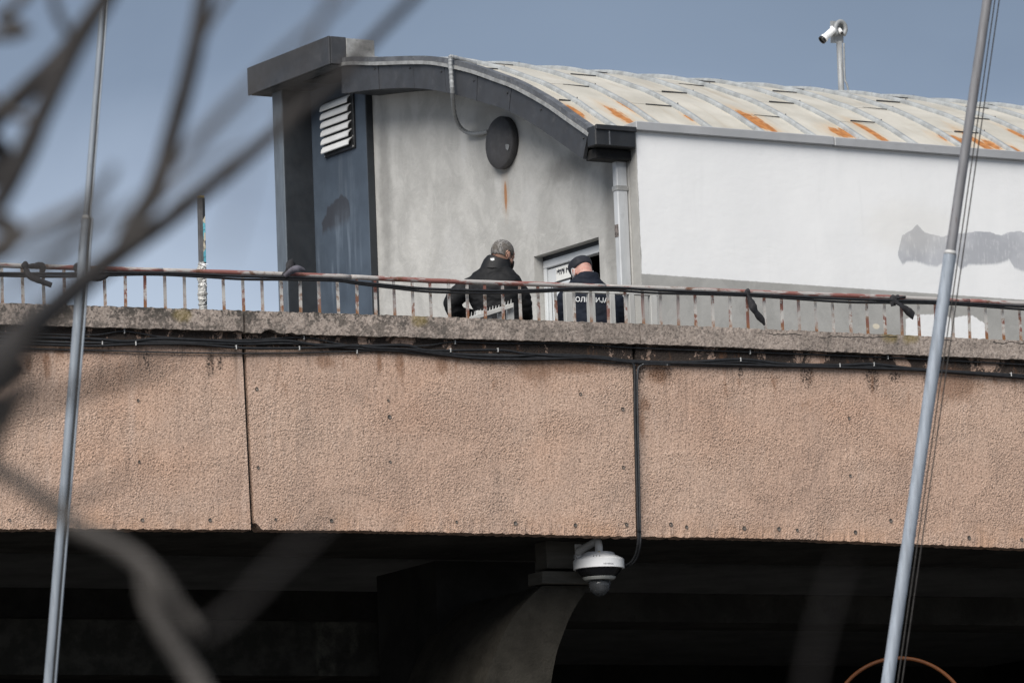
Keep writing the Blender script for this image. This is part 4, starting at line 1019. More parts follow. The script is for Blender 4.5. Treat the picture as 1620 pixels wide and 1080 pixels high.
for i in range(15):
    c = ps[0].lerp(ps[1], .04 + i * .066) + up_ * .018; hgt = random.uniform(.02, .034); bm = bmesh.new()
    add_tube(bm, [c, c + up_ * hgt + e_ * .004], [.0048, .002], 6); build('spike', bm, M['post_grey'], sb)
for u0, u1, v0 in ((757, 769.5, 490), (805, 815.5, 480.5), (790, 798, 494.5), (774, 780.5, 500.5)):
    s0, s1 = sj(u0, 495, D_S), sj(u1, 495, D_S); w = abs(s1 - s0) / 2
    box('post', PW, s0, s1, D_S - .022 - w, D_S - .0225, Z_DECK + .003, ppx(u0, v0, D_S)[1], M['post_white'], sb, .003)
# slim post with stickers and tape
D_K = -.34
kp = thing('sticker_post', PW(sj(318, 400, D_K), D_K, Z_DECK), 'slim dark post covered in blue stickers with a yellow tip', 'post')
sK, zK = ppx(318, 314, D_K); sK2, _ = ppx(319.5, 470, D_K)
base_ = PW(sj(322, 560, D_K), D_K, Z_DECK + .003); top_ = PW(sK, D_K, zK)
for nm, lo, hi, dx, wd, mt in (('post_core', 0, 1, -.010, .015, 'post_dark'), ('sticker_face', .36, 1.0, .0135, .0105, 'stickers')):
    a_, b_ = base_.lerp(top_, lo) + HP * dx, base_.lerp(top_, hi) + HP * dx; bm = bmesh.new()
    P = [q + HP * (sx * wd) + NP * (sy * .018) for q in (a_, b_) for sx, sy in ((-1, -1), (1, -1), (1, 1), (-1, 1))]
    add_hex(bm, P, .002); build(nm, bm, M[mt], kp)
bm = bmesh.new(); P = [top_ + HP * (sx * .021 - .002) + NP * (sy * .021) + Vector((0, 0, h)) for h in (.001, .02) for sx, sy in ((-1, -1), (1, -1), (1, 1), (-1, 1))]
add_hex(bm, P, .003); build('yellow_tip', bm, M['yellow_cap'], kp)
bm = bmesh.new(); za = .0
tl0, tl1 = PW(*(lambda g2: (g2[0], D_K, g2[1]))(ppx(320.5, 492, D_K))), PW(*(lambda g2: (g2[0], D_K, g2[1]))(ppx(319, 416, D_K)))
pts = [tl0.lerp(tl1, i / 30) + Vector((random.uniform(-.004, .004), 0, 0)) for i in range(31)]
add_tube(bm, pts, [.030 + random.uniform(-.006, .010) for _ in pts], 9)
for v in bm.verts: v.co += Vector((mnoise.noise(v.co * 60), mnoise.noise(v.co * 60 + Vector((7, 0, 0))), mnoise.noise(v.co * 50))) * .008
build('tape_wrap', bm, M['tape'], kp)
bm = bmesh.new()
for i in range(40):
    c = tl0.lerp(tl1, random.choice((random.uniform(.55, 1), random.random()))) + NP * .03; dv = Vector((random.uniform(-1, 1), -.3, random.uniform(-.8, .8))).normalized()
    add_tube(bm, [c, c + dv * random.uniform(.015, .045)], [.003, .0012], 5)
tp = build('tape_frays', bm, M['cam_white'], kp); tp['kind'] = 'stuff'

# domed security camera on its arm below the walkway
cc = PW(*(lambda g2: (g2[0], -.30, g2[1]))(ppx(947.5, 900, -.30)))
dm = thing('dome_camera', cc - Vector((0, 0, .19)), 'white domed security camera on a curved arm under the walkway', 'security camera')
pxm = (cc - CAM).length / FPX
def dz_(v): return (900 - v) * pxm
def lathe_part(nm, prof, mt, sm=True, n=40):
    bm = bmesh.new(); add_lathe(bm, [(r_ * pxm, dz_(v)) for r_, v in prof], cc, Vector((0, 0, 1)), n); o = build(nm, bm, M[mt], dm, sm)
    return o
def sharpen(o, ang=35):
    o.data.set_sharp_from_angle(angle=R(ang)) if hasattr(o.data, 'set_sharp_from_angle') else None
for o in (lathe_part('housing', [(38.5, 900), (40.5, 899.6), (40.5, 886), (38.8, 884), (27, 878), (25, 874.5), (23, 873.5), (8, 872.5), (2, 872.5)], 'cam_white'),
          lathe_part('dark_skirt', [(26, 913), (33, 906), (37.5, 899), (37.5, 898.5), (20, 898.5)], 'cam_dark'),
          lathe_part('trim_ring', [(18, 917.5), (23, 917), (26.5, 913.2), (26.5, 912.8), (10, 912.6)], 'cam_ring')): sharpen(o)
lathe_part('clear_dome', [(2, 942.5), (7, 941.3), (11.5, 938.3), (15, 933), (16.8, 927), (17.2, 918)], 'dome')
lathe_part('lens_block', [(3, 935), (9, 933), (10, 926), (10, 919)], 'cam_dark')
# arm
def DP(u, v, d): s, z = ppx(u, v, d); return PW(s, d, z)
arm = catmull([DP(947.5, 874, -.30), DP(947, 862, -.30), DP(944, 856, -.33), DP(930, 863, -.45), DP(914, 873, -.58)], 6)
bm = bmesh.new(); add_tube(bm, arm, [6.1 * pxm] * len(arm), 16); build('arm', bm, M['cam_white'], dm, True)
box('wall_plate', PW, sj(910.5, 880, -.585), sj(921, 880, -.585), -.598, -.585, dpx(915, 893, -.585), dpx(915, 860, -.585), M['cam_white'], dm, .003)
bm = bmesh.new(); add_tube(bm, catmull([DP(914, 893, -.42), DP(908.5, 883, -.36), DP(909.5, 877, -.36), DP(913, 884, -.33), DP(916, 884.5, -.3)], 6), .0028, 6); build('safety_cord', bm, M['zinc_light'], dm)
bm = bmesh.new(); st_c = cc + Vector((.3 * pxm, -.0, dz_(876.5))); 
add_lathe(bm, [(2.6 * pxm, 0), (2.0 * pxm, .0006)], cc + Vector((1.0 * pxm, -25.4 * pxm, dz_(876))), Vector((0, -1, .25)), 10); build('yellow_spot', bm, M['stain_yellow'], dm)
for dx_ in (-8, -3, 1.5):
    bm = bmesh.new(); add_lathe(bm, [(.8 * pxm, 0), (.7 * pxm, .003)], cc + Vector((dx_ * pxm, -math.sqrt(37.5 ** 2 - dx_ ** 2) * pxm, dz_(882.5))), Vector((0, -1, .6)), 6); build('screw', bm, M['cam_dark'], dm)
def text_mesh(body, size, extrude=.0008, bold=0.0):
    cu = bpy.data.curves.new('lettering', 'FONT'); cu.body = body; cu.size = size; cu.align_x = 'CENTER'; cu.align_y = 'CENTER'; cu.extrude = extrude; cu.resolution_u = 3; cu.offset = bold
    o = bpy.data.objects.new('tmp_text', cu); COL.objects.link(o); dg = bpy.context.evaluated_depsgraph_get()
    me = bpy.data.meshes.new_from_object(o.evaluated_get(dg)); bpy.data.objects.remove(o); return me
me = text_mesh('HIKVISION', 3.6 * pxm)
for v in me.vertices:                                        # wrapped round the drum
    an = v.co.x / (40.6 * pxm) + R(22); r_ = 40.65 * pxm + v.co.z
    v.co = cc + Vector((math.sin(an) * r_, -math.cos(an) * r_, dz_(895.3) + v.co.y))
link_mesh('brand_lettering', me, M['logo_grey'], dm)

# orange hoop in the dark
hc = on_y(1425, 1040 + 112, 42.4); hr = 112 * 42.4 / FPX
bm = bmesh.new(); pts = [hc + Vector((math.cos(t_) * hr, 0, math.sin(t_) * hr)) for t_ in [i / 60 * 2 * math.pi for i in range(61)]]
pts = [Vector((hc.x + hr, hc.y, 0))] + [hc + Vector((math.cos(i / 40 * math.pi) * hr, 0, math.sin(i / 40 * math.pi) * hr)) for i in range(41)] + [Vector((hc.x - hr, hc.y, 0))]
add_tube(bm, pts, .016, 8); hp = build('orange_arch', bm, M['orange'], None, True); tag(hp, 'thin orange tube arch glimpsed in the dark under the walkway', 'arch')

# ------------------------------------------------------------------ flagpoles in front
def pole(name, label, px_lo, px_hi, Y, v_joint, r_lo, r_hi, m_lo, m_hi):
    a_, b_ = on_y(*px_lo, Y), on_y(*px_hi, Y); e = (b_ - a_).normalized()
    foot = a_ + e * ((0 - a_.z) / e.z); top_ = foot + e * 11.0
    t_ = thing(name, foot, label, 'pole', 'poles in front of the walkway')
    j = on_y(px_lo[0] + (px_hi[0] - px_lo[0]) * (px_lo[1] - v_joint) / (px_lo[1] - px_hi[1]), v_joint, Y)
    bm = bmesh.new(); add_tube(bm, [foot, j], r_lo, 20); lo = build('pole_shaft', bm, M[m_lo], t_, True)
    bm = bmesh.new(); add_tube(bm, [j + e * .02, top_], [r_hi, r_hi * .85], 20); hi = build('pole_shaft', bm, M[m_hi], t_, True)
    bm = bmesh.new(); add_tube(bm, [j - e * .001, j + e * .021], [r_lo * 1.02, r_hi * 1.05], 20); build('joint_ring', bm, M['ring_white'], t_, True)
    for q in (lo, hi): sharpen(q, 40)
    return t_, foot, top_, e
Y1 = 28.0; kpm = FPX / Y1
t_, foot, top_, e = pole('flagpole', 'slim grey flagpole with a grooved track standing on the left', (76.5, 1080), (164, 0), Y1, 347, 7.6 / kpm, 5.2 / kpm, 'pole_alu', 'pole_alu')
j1 = on_y(136.0 - .5, 347, Y1)
for nm, off, r_, mt in (('track', 8.2, 2.3, 'groove'), ('track_lip', 11.6, 2.0, 'pole_alu')):
    bm = bmesh.new(); o1 = Vector((off / kpm, -.012, 0)); 
    add_tube(bm, [foot + o1, j1 + o1, j1 + e * .02 + o1 * .66, top_ + o1 * .62], [r_ / kpm, r_ / kpm, r_ / kpm * .8, r_ / kpm * .8], 8); build(nm, bm, M[mt], t_, True)
Y2 = 29.0; kpm = FPX / Y2
t_, foot, top_, e = pole('flagpole', 'leaning pale blue flagpole with two halyards on the right', (1404, 1080), (1562, 0), Y2, 402.6, 10.3 / kpm, 8.2 / kpm, 'pole_paint', 'pole_upper')
for u0, u1 in ((1420, 1574), (1426.8, 1580.8)):
    a_, b_ = on_y(u0, 1080, Y2 - .05), on_y(u1, 0, Y2 - .05); ee = (b_ - a_).normalized()
    bm = bmesh.new(); lo_ = a_ + ee * ((.9 - a_.z) / ee.z); add_tube(bm, [lo_, b_ + ee * 3], .0035, 6); build('halyard', bm, M['rope'], t_)
bm = bmesh.new(); add_tube(bm, [foot + e * .9 + Vector((.02, 0, 0)), foot + e * .9 + Vector((.09, -.06, 0))], .012, 8); build('cleat', bm, M['zinc_light'], t_)
bm = bmesh.new(); add_tube(bm, [top_ - e * .45, top_ - e * .45 + Vector((.10, -.05, 0))], .012, 8); build('pulley_arm', bm, M['zinc_light'], t_)

# ------------------------------------------------------------------ people
def ring_loft(bm, rings, n=28):
    """rings: (centre, half-width along x, half-depth along y, yaw) -> a closed lofted body"""
    RR = []
    for c, rx, ry, yaw in rings:
        cy, sy = math.cos(yaw), math.sin(yaw)
        row = []
        for j in range(n):
            t_ = 2 * math.pi * j / n; x, y = math.copysign(abs(math.cos(t_)) ** .85, math.cos(t_)) * rx, math.copysign(abs(math.sin(t_)) ** .85, math.sin(t_)) * ry
            row.append(bm.verts.new(c + Vector((x * cy - y * sy, x * sy + y * cy, 0))))
        RR.append(row)
    for a, b_ in zip(RR, RR[1:]):
        for j in range(n): bm.faces.new((a[j], a[(j + 1) % n], b_[(j + 1) % n], b_[j]))
    bm.faces.new(RR[0][::-1]); bm.faces.new(RR[-1])
def limb(bm, pts, rad, sub=4, n=14):
    P = catmull(pts, sub); rr_ = catmull([Vector((r_, 0, 0)) for r_ in rad], sub); rr_ = [q.x for q in rr_]
    add_tube(bm, P, rr_, n)
    add_ellipsoid(bm, P[0], (rr_[0],) * 3, None, 12, 8); add_ellipsoid(bm, P[-1], (rr_[-1],) * 3, None, 12, 8)
def remesh(name, bm, voxel, mt, parent, smooth=4, wr=0.0, wscale=18.0, stretch=(1, 1, 1)):
    bmesh.ops.recalc_face_normals(bm, faces=bm.faces[:])
    me = bpy.data.meshes.new('tmp'); bm.to_mesh(me); bm.free()
    o = bpy.data.objects.new('tmp', me); COL.objects.link(o)
    md = o.modifiers.new('r', 'REMESH'); md.mode = 'VOXEL'; md.voxel_size = voxel
    if smooth: s_ = o.modifiers.new('s', 'SMOOTH'); s_.factor = .5; s_.iterations = smooth
    dg = bpy.context.evaluated_depsgraph_get(); me2 = bpy.data.meshes.new_from_object(o.evaluated_get(dg)); bpy.data.objects.remove(o)
    if wr:
        nm = [v.normal.copy() for v in me2.vertices]
        for v, n_ in zip(me2.vertices, nm):
            p = Vector((v.co.x * stretch[0], v.co.y * stretch[1], v.co.z * stretch[2]))
            w = mnoise.noise(p * wscale) + .5 * mnoise.noise(p * wscale * 2.3 + Vector((3, 1, 7)))
            w = (1 - abs(w) * 1.6)
            v.co += n_ * (w - .5) * wr
    for p in me2.polygons: p.use_smooth = True
    me2.name = name
    return link_mesh(name, me2, mt, parent)
def hand(bm, wrist, fwd, palm_n, size=.19, curl=.5):
    """palm, four unequal bent fingers and a thumb from the side of the palm"""
    fwd = fwd.normalized(); side = fwd.cross(palm_n).normalized(); dn = side.cross(fwd).normalized()
    pc_ = wrist + fwd * size * .26
    rot = Matrix((side, fwd, dn)).transposed()
    add_ellipsoid(bm, pc_, (size * .225, size * .30, size * .085), rot, 14, 10)
    for i, (off, ln) in enumerate(((-.165, .40), (-.055, .45), (.055, .42), (.16, .33))):
        b0 = wrist + fwd * size * .48 + side * size * off; L = ln * size; pts = [b0 - fwd * size * .1]; d = fwd.copy(); p = b0
        pts.append(p)
        for seg, fr in enumerate((.45, .32, .23)):
            an = curl * (seg * .7 + .25); d2 = (fwd * math.cos(an) + dn * math.sin(an)).normalized(); p = p + d2 * L * fr; pts.append(p)
        limb(bm, pts, [.0095, .0095, .009, .008, .007], 2, 8)
    tb = wrist + fwd * size * .14 - side * size * .15
    d = (fwd * .7 - side * .7 + dn * .25).normalized(); d2 = (fwd * .95 - side * .25 + dn * .4).normalized()
    limb(bm, [tb, tb + d * size * .16, tb + d * size * .16 + d2 * size * .16, tb + d * size * .16 + d2 * size * .28], [.012, .0115, .010, .008], 2, 8)
def head_parts(bm, c, rot, jaw=1.0):
    def A(p, r_): add_ellipsoid(bm, c + rot @ Vector(p), r_, rot, 18, 12)
    A((0, -.012, .028), (.076, .096, .094)); A((0, .022, -.035), (.062, .070, .075)); A((0, .052, -.078), (.034, .034, .026)); A((0, .055, .035), (.058, .035, .040))
    A((0, .088, -.012), (.012, .020, .026)); A((0, .100, -.026), (.015, .014, .012)); A((0, .082, -.052), (.024, .012, .008)); A((0, .080, -.062), (.020, .012, .008))
    for sx in (-1, 1):
        A((sx * .030, .078, .014), (.017, .012, .008)); A((sx * .032, .074, -.004), (.013, .012, .010)); A((sx * .045, .05, -.028), (.022, .026, .022))
        A((sx * .080, -.004, -.008), (.009, .020, .033)); A((sx * .084, -.012, .004), (.008, .019, .022)); A((sx * .081, .002, -.034), (.007, .010, .012))
def shell(name, c, rot, keep, r_, offs, mt, parent, noise_amp=.0, seg=44, rings=30, thick=.006):
    """a skull-hugging cap: the part of an ellipsoid for which keep(local point) holds, with thickness"""
    bm = bmesh.new(); bmesh.ops.create_uvsphere(bm, u_segments=seg, v_segments=rings, radius=1.0)
    for v in bm.verts:
        p = Vector((v.co.x * r_[0], v.co.y * r_[1], v.co.z * r_[2])) + Vector(offs); n_ = v.co.normalized()
        p += n_ * noise_amp * (mnoise.noise(p * 60) + .6 * mnoise.noise(p * 140)); v.co = p
    dead = [f for f in bm.faces if not keep(f.calc_center_median())]
    bmesh.ops.delete(bm, geom=dead, context='FACES')
    bmesh.ops.solidify(bm, geom=bm.faces[:], thickness=thick)
    for v in bm.verts: v.co = c + rot @ v.co
    return build(name, bm, mt, parent, True)
def yawpitch(yaw, pitch, roll=0.0):   # face looks along +Y turned by yaw (positive to the right), bent down by pitch
    return Matrix.Rotation(-yaw, 3, 'Z') @ Matrix.Rotation(-pitch, 3, 'X') @ Matrix.Rotation(roll, 3, 'Y')
def legs_and_feet(bm_body, bm_tr, bm_sh, cx, cy, z0, hip, yaw):
    cyw, syw = math.cos(-yaw), math.sin(-yaw)
    def L(x, y, z): return Vector((cx + x * cyw - y * syw, cy + x * syw + y * cyw, z0 + z))
    for sx in (-1, 1):
        p = [L(sx * .09, 0, hip), L(sx * .105, .01, hip * .55), L(sx * .11, -.01, .10)]
        limb(bm_body, p, [.085, .058, .045], 4); limb(bm_tr, [L(sx * .085, 0, hip + .05), L(sx * .10, .005, hip * .75), L(sx * .105, .01, hip * .52), L(sx * .11, -.01, .06)], [.105, .098, .080, .072], 4)
        limb(bm_body, [L(sx * .11, -.03, .045), L(sx * .115, .08, .035), L(sx * .12, .15, .028)], [.038, .036, .026], 3)
        limb(bm_sh, [L(sx * .11, -.045, .05), L(sx * .112, .03, .055), L(sx * .117, .12, .042), L(sx * .122, .19, .036)], [.046, .050, .046, .033], 3)
    return L
# --- man in the black jacket
YM = 41.2
def Q(u, v, dy=0.0): return on_y(u, v, YM + dy)
man = thing('person', Vector((Q(782, 480).x, YM, Z_DECK)), 'grey-haired person in a black jacket looking down to the right, black mask', 'person')
hc1 = Q(795.5, 404.5); rot1 = yawpitch(R(52), R(20)); z0 = Z_DECK + .002
bb_, jk, tr, sh = bmesh.new(), bmesh.new(), bmesh.new(), bmesh.new()
head_parts(bb_, hc1, rot1)
limb(bb_, [hc1 + Vector((-.005, -.005, -.03)), Q(789, 424), Q(786, 440)], [.056, .060, .075], 3)
cxm = Q(784, 500).x
Lm = legs_and_feet(bb_, tr, sh, cxm, YM, z0, .86, R(8))
ring_loft(bb_, [(Vector((cxm, YM, z0 + z)), rx, ry, R(-8)) for z, rx, ry in ((.80, .15, .10), (.95, .155, .105), (1.1, .15, .10), (1.3, .17, .11), (1.40, .155, .09))])
# jacket: collar, puffed body, two sleeves
def jr(u, v, rx, ry, dy=0.0): return (Q(u, v, dy), rx, ry, R(-8))
ring_loft(jk, [jr(791, 540, .205, .15), jr(790, 522, .205, .15), jr(789, 507, .195, .145), jr(787, 490, .188, .145), jr(783, 472, .210, .15), jr(780, 457, .222, .145), jr(780, 447, .228, .132), jr(780.5, 440, .210, .118), jr(781, 434, .182, .105), jr(781.5, 429, .155, .098), jr(782.5, 425, .125, .094), jr(784, 421, .100, .086), jr(786, 417, .080, .075)], 32)
hem = Vector((cxm, YM, z0 + .80)); ring_loft(jk, [(hem, .195, .15, R(-8)), (hem + Vector((0, 0, .03)), .205, .158, R(-8)), (Vector((cxm, YM, Q(791, 540).z)), .205, .15, R(-8))], 32)
limb(jk, [Q(749, 452), Q(731, 461, -.03), Q(716, 477, -.05), Q(717, 489, -.03)], [.075, .080, .072, .064], 5)
limb(jk, [Q(717, 488, -.03), Q(730, 497, .06), Q(748, 500, .15)], [.066, .060, .052], 4)
limb(jk, [Q(808, 452), Q(821, 463, .01), Q(828, 480, .03), Q(830, 492, .06)], [.075, .080, .070, .062], 5)
limb(jk, [Q(830, 490, .06), Q(832, 505, .13), Q(826, 514, .22)], [.060, .056, .048], 4)
limb(bb_, [Q(744, 449), Q(728, 461, -.03), Q(717, 486, -.03), Q(748, 500, .15)], [.05, .045, .04, .03], 5)
limb(bb_, [Q(813, 449), Q(823, 463, .01), Q(830, 490, .06), Q(826, 514, .22)], [.05, .045, .04, .03], 5)
hand(bb_, Q(749, 500, .16), Vector((.75, .6, -.15)), Vector((0, .3, 1)), .185, .7)
hand(bb_, Q(826, 514, .23), Vector((-.3, .8, -.2)), Vector((0, .3, 1)), .185, .7)
remesh('body', bb_, .0062, M['skin_tan'], man, 2)
jko = remesh('jacket', jk, .009, M['jacket_black'], man, 6, .006, 10.0, (1, 1, 1.9))
bm = bmesh.new()                                             # stand-up collar, folded over at the top
for prof in ([(784, 427, .122, .104), (784.6, 422, .117, .101), (786.5, 415, .106, .096), (789, 409.5, .094, .088), (789.6, 408.3, .088, .083), (789.4, 409.5, .081, .078), (787, 416, .080, .076)],):
    RR = []
    for u, v, rx, ry in prof:
        c = Q(u, v); RR.append([bm.verts.new(c + Vector((math.cos(t_) * rx, math.sin(t_) * ry, -.016 * math.cos(t_) + .010 * math.sin(t_ * 2 + .6) * (v < 420) + .004 * mnoise.noise(Vector((math.cos(t_) * 3, math.sin(t_) * 3, v * .2)))))) for t_ in [2 * math.pi * j / 48 for j in range(48)]])
    for a_, b_ in zip(RR, RR[1:]):
        for j in range(48): bm.faces.new((a_[j], a_[(j + 1) % 48], b_[(j + 1) % 48], b_[j]))
coll = build('collar', bm, M['collar_black'], man, True)
remesh('trousers', tr, .012, M['trousers_dark'], man, 3, .010, 14); remesh('shoes', sh, .009, M['shoe_black'], man, 3)
shell('hair', hc1, rot1, lambda p: p.z > (.030 if p.y > .055 else (-.026 if p.y < -.02 else -.026 + (p.y + .02) * .6)) and (p.y < .074 or p.z > .055) and not (abs(p.x) > .06 and -.02 < p.y < .035 and p.z < .010), (.0795, .0995, .098), (0, -.012, .028), M['hair'], man, .0016, 60, 40)
bm = bmesh.new()                                             # mask over nose and mouth, loops round the ears
for v0 in (0,):
    rows = []
    for i in range(9):
        t_ = -1.05 + 2.1 * i / 8; row = []
        for j in range(6):
            zz = -.100 + j * .0155; rr_ = .076 if j in (0,) else .086
            row.append(bm.verts.new(hc1 + rot1 @ Vector((math.sin(t_) * rr_ * .86, .020 + math.cos(t_) * (rr_ + .008 * (1 - abs(j - 3) / 3)), zz))))
        rows.append(row)
    for a, b_ in zip(rows, rows[1:]):
        for j in range(5): bm.faces.new((a[j], a[j + 1], b_[j + 1], b_[j]))
bmesh.ops.solidify(bm, geom=bm.faces[:], thickness=.004)
for sx in (-1, 1):
    for z1 in (-.018, -.085):
        add_tube(bm, catmull([hc1 + rot1 @ Vector(p) for p in ((sx * .069, .055, z1), (sx * .082, .026, z1 * .6), (sx * .0905, -.006, .028 if z1 > -.05 else -.036), (sx * .086, -.032, .0))], 4), .0030, 6)
build('face_mask', bm, M['mask_black'], man, False)
# small pale emblem on the collar
dg = bpy.context.evaluated_depsgraph_get()
def wrap_on(o, pts, off):
    """drop points onto a mesh along the line of sight"""
    bvh = BVHTree.FromPolygons([o.matrix_world @ v.co for v in o.data.vertices], [tuple(p.vertices) for p in o.data.polygons]); out = []
    for p in pts:
        d = (p - CAM).normalized(); h = bvh.ray_cast(p - d * 1.5, d, 3.0)
        out.append((h[0] - d * off) if h[0] is not None else p)
    return out
bpy.context.view_layer.update()
def decal(name, px, Y, o, mt, parent, off=.0035):
    """a flat print following the cloth: polygon outline given as (u, v), gridded"""
    bm = bmesh.new(); us = [p[0] for p in px]; vs = [p[1] for p in px]
    f = bm.faces.new([bm.verts.new((p[0], p[1], 0)) for p in px])
    bmesh.ops.triangulate(bm, faces=bm.faces[:]); bmesh.ops.subdivide_edges(bm, edges=bm.edges[:], cuts=2, use_grid_fill=True)
    P = wrap_on(o, [on_y(v.co.x, v.co.y, Y) for v in bm.verts], off)
    for v, p in zip(bm.verts, P): v.co = p
    bmesh.ops.solidify(bm, geom=bm.faces[:], thickness=.0012)
    return build(name, bm, mt, parent)
decal('collar_emblem', [(775.5, 408.7), (778.5, 408.2), (781.8, 407.9), (782.2, 411.2), (779, 412.2), (776.5, 411.8)], YM, coll, M['letter_white'], man)
# --- policeman
YP = 41.5
def Qp(u, v, dy=0.0): return on_y(u, v, YP + dy)
pol = thing('person', Vector((Qp(934, 480).x, YP, Z_DECK)), 'person in a navy police jacket and cap bending the head by the open door', 'person')
hcp = Qp(921, 432, .05); rot2 = yawpitch(R(-32), R(38), R(4))
bb_, jk, tr, sh = bmesh.new(), bmesh.new(), bmesh.new(), bmesh.new()
head_parts(bb_, hcp, rot2)
limb(bb_, [hcp + rot2 @ Vector((0, -.03, -.02)), Qp(926, 437, -.015), Qp(930, 455, -.02)], [.066, .064, .08], 3)
cxp = Qp(936, 500).x
Lp = legs_and_feet(bb_, tr, sh, cxp, YP, z0, .84, R(-6))
ring_loft(bb_, [(Vector((cxp, YP, z0 + z)), rx, ry, R(6)) for z, rx, ry in ((.78, .16, .11), (.95, .165, .12), (1.1, .16, .11), (1.25, .17, .11), (1.33, .15, .09))])
def pr(u, v, rx, ry, dy=0.0): return (Qp(u, v, dy), rx, ry, R(6))
ring_loft(jk, [pr(937, 555, .205, .16), pr(937, 530, .215, .165), pr(937, 510, .215, .165), pr(936, 490, .215, .16), pr(934, 474, .218, .155), pr(932, 464, .208, .14, -.005), pr(928.5, 456, .182, .125, -.008), pr(926.5, 450, .150, .112, -.008), pr(926.5, 444, .120, .10, -.010), pr(928, 438, .098, .092, -.012), pr(929.5, 433, .076, .080, -.012)], 32)
ring_loft(jk, [pr(928, 441, .104, .098, -.012), pr(928.5, 437.5, .098, .094, -.012), pr(929.5, 432.5, .078, .084, -.01), pr(929.5, 431, .066, .076, -.008)], 32)
hem = Vector((cxp, YP, z0 + .72)); ring_loft(jk, [(hem, .20, .155, R(6)), (hem + Vector((0, 0, .03)), .208, .16, R(6)), (Vector((cxp, YP, Qp(937, 555).z)), .205, .16, R(6))], 32)
la = [Qp(908, 465), Qp(896, 473, 0), Qp(893, 490, .02), Qp(893, 508, .06)]; ra = [Qp(956, 465), Qp(972, 476, 0), Qp(978, 492, .02), Qp(982, 508, .06)]
limb(jk, la, [.074, .078, .068, .062], 5); limb(jk, ra, [.076, .080, .070, .064], 5)
lf = [Qp(893, 507, .06), Qp(898, 530, .16), Qp(908, 545, .26)]; rf = [Qp(982, 507, .06), Qp(980, 530, .16), Qp(968, 545, .26)]
limb(jk, lf, [.060, .056, .048], 4); limb(jk, rf, [.062, .056, .048], 4)
limb(bb_, la + [lf[-1]], [.05, .048, .044, .04, .03], 4); limb(bb_, ra + [rf[-1]], [.05, .048, .044, .04, .03], 4)
hand(bb_, lf[-1] + Vector((.01, .01, 0)), Vector((.35, .8, -.1)), Vector((0, .2, 1)), .185, .6); hand(bb_, rf[-1] + Vector((-.01, .01, 0)), Vector((-.35, .8, -.1)), Vector((0, .2, 1)), .185, .6)
remesh('body', bb_, .0062, M['skin_pink'], pol, 2)
jkp = remesh('jacket', jk, .010, M['jacket_navy'], pol, 8, .006, 10.0, (1, 1, 1.6))
remesh('trousers', tr, .012, M['trousers_dark'], pol, 3, .010, 14); remesh('shoes', sh, .009, M['shoe_black'], pol, 3)
# cap: crown, band, peak
bm = bmesh.new()
crown = [(.083, .099, .012), (.087, .103, .030), (.092, .108, .062), (.093, .108, .085), (.087, .102, .100), (.070, .085, .107), (.03, .04, .110)]
RR = []
for i, (rx, ry, zz) in enumerate(crown):
    RR.append([bm.verts.new(hcp + rot2 @ Vector((math.cos(t_) * rx, math.sin(t_) * ry - .010, zz + .012 * math.sin(t_) * (i > 2) + .004 * mnoise.noise(Vector((math.cos(t_) * 2.2, math.sin(t_) * 2.2, i * .7)))))) for t_ in [2 * math.pi * j / 36 for j in range(36)]])
for a, b_ in zip(RR, RR[1:]):
    for j in range(36): bm.faces.new((a[j], a[(j + 1) % 36], b_[(j + 1) % 36], b_[j]))
bm.faces.new(RR[-1]); bm.faces.new(RR[0][::-1])
capo = build('cap', bm, M['cap_navy'], pol, True)
bm = bmesh.new(); rows = []
for i in range(13):
    t_ = R(22) + R(136) * i / 12; row = []
    for j in range(5):
        f_ = j / 4; ext = .075 * math.sin(math.pi * i / 12) ** .6
        row.append(bm.verts.new(hcp + rot2 @ Vector((math.cos(t_) * (.085 + ext * .35 * f_), math.sin(t_) * (.101 + ext * f_) - .010, .022 - .028 * f_ ** 1.4 - .012 * abs(math.cos(t_)) ** 2 * f_))))
    rows.append(row)
for a, b_ in zip(rows, rows[1:]):
    for j in range(4): bm.faces.new((a[j], a[j + 1], b_[j + 1], b_[j]))
bmesh.ops.solidify(bm, geom=bm.faces[:], thickness=.005); build('peak', bm, M['cap_navy'], capo, True)
bm = bmesh.new(); rows = []                                     # white mask over the lower face
for i in range(11):
    t_ = -1.25 + 2.5 * i / 10; row = []
    for j in range(6):
        zz = -.095 + j * .0165
        row.append(bm.verts.new(hcp + rot2 @ Vector((math.sin(t_) * .079, .016 + math.cos(t_) * (.088 + .008 * (1 - abs(j - 3) / 3)), zz))))
    rows.append(row)
for a, b_ in zip(rows, rows[1:]):
    for j in range(5): bm.faces.new((a[j], a[j + 1], b_[j + 1], b_[j]))
bmesh.ops.solidify(bm, geom=bm.faces[:], thickness=.004)
for sx in (-1, 1):
    for z1 in (-.018, -.085):
        add_tube(bm, catmull([hcp + rot2 @ Vector(p) for p in ((sx * .072, .045, z1), (sx * .083, .022, z1 * .6), (sx * .0905, -.006, .028 if z1 > -.05 else -.036), (sx * .086, -.032, .0))], 4), .003, 6)
build('face_mask', bm, M['mask_white'], pol)
bpy.context.view_layer.update()
me = text_mesh('ПОЛИЦИЈА', 15.5, .0, .22)
bm = bmesh.new(); bm.from_mesh(me); bpy.data.meshes.remove(me)
xs = [v.co.x for v in bm.verts]; w_ = max(xs) - min(xs)
bmesh.ops.triangulate(bm, faces=bm.faces[:]); bmesh.ops.subdivide_edges(bm, edges=[e for e in bm.edges if e.calc_length() > 2], cuts=2)
pp = []
for v in bm.verts:
    x = v.co.x / w_ * 60; y = v.co.y * .68
    pp.append(on_y(932.5 + x, 474.5 - y + x * .036, YP))
for v, p in zip(bm.verts, wrap_on(jkp, pp, .004)): v.co = p
build('police_lettering', bm, M['letter_white'], pol, recalc=False)

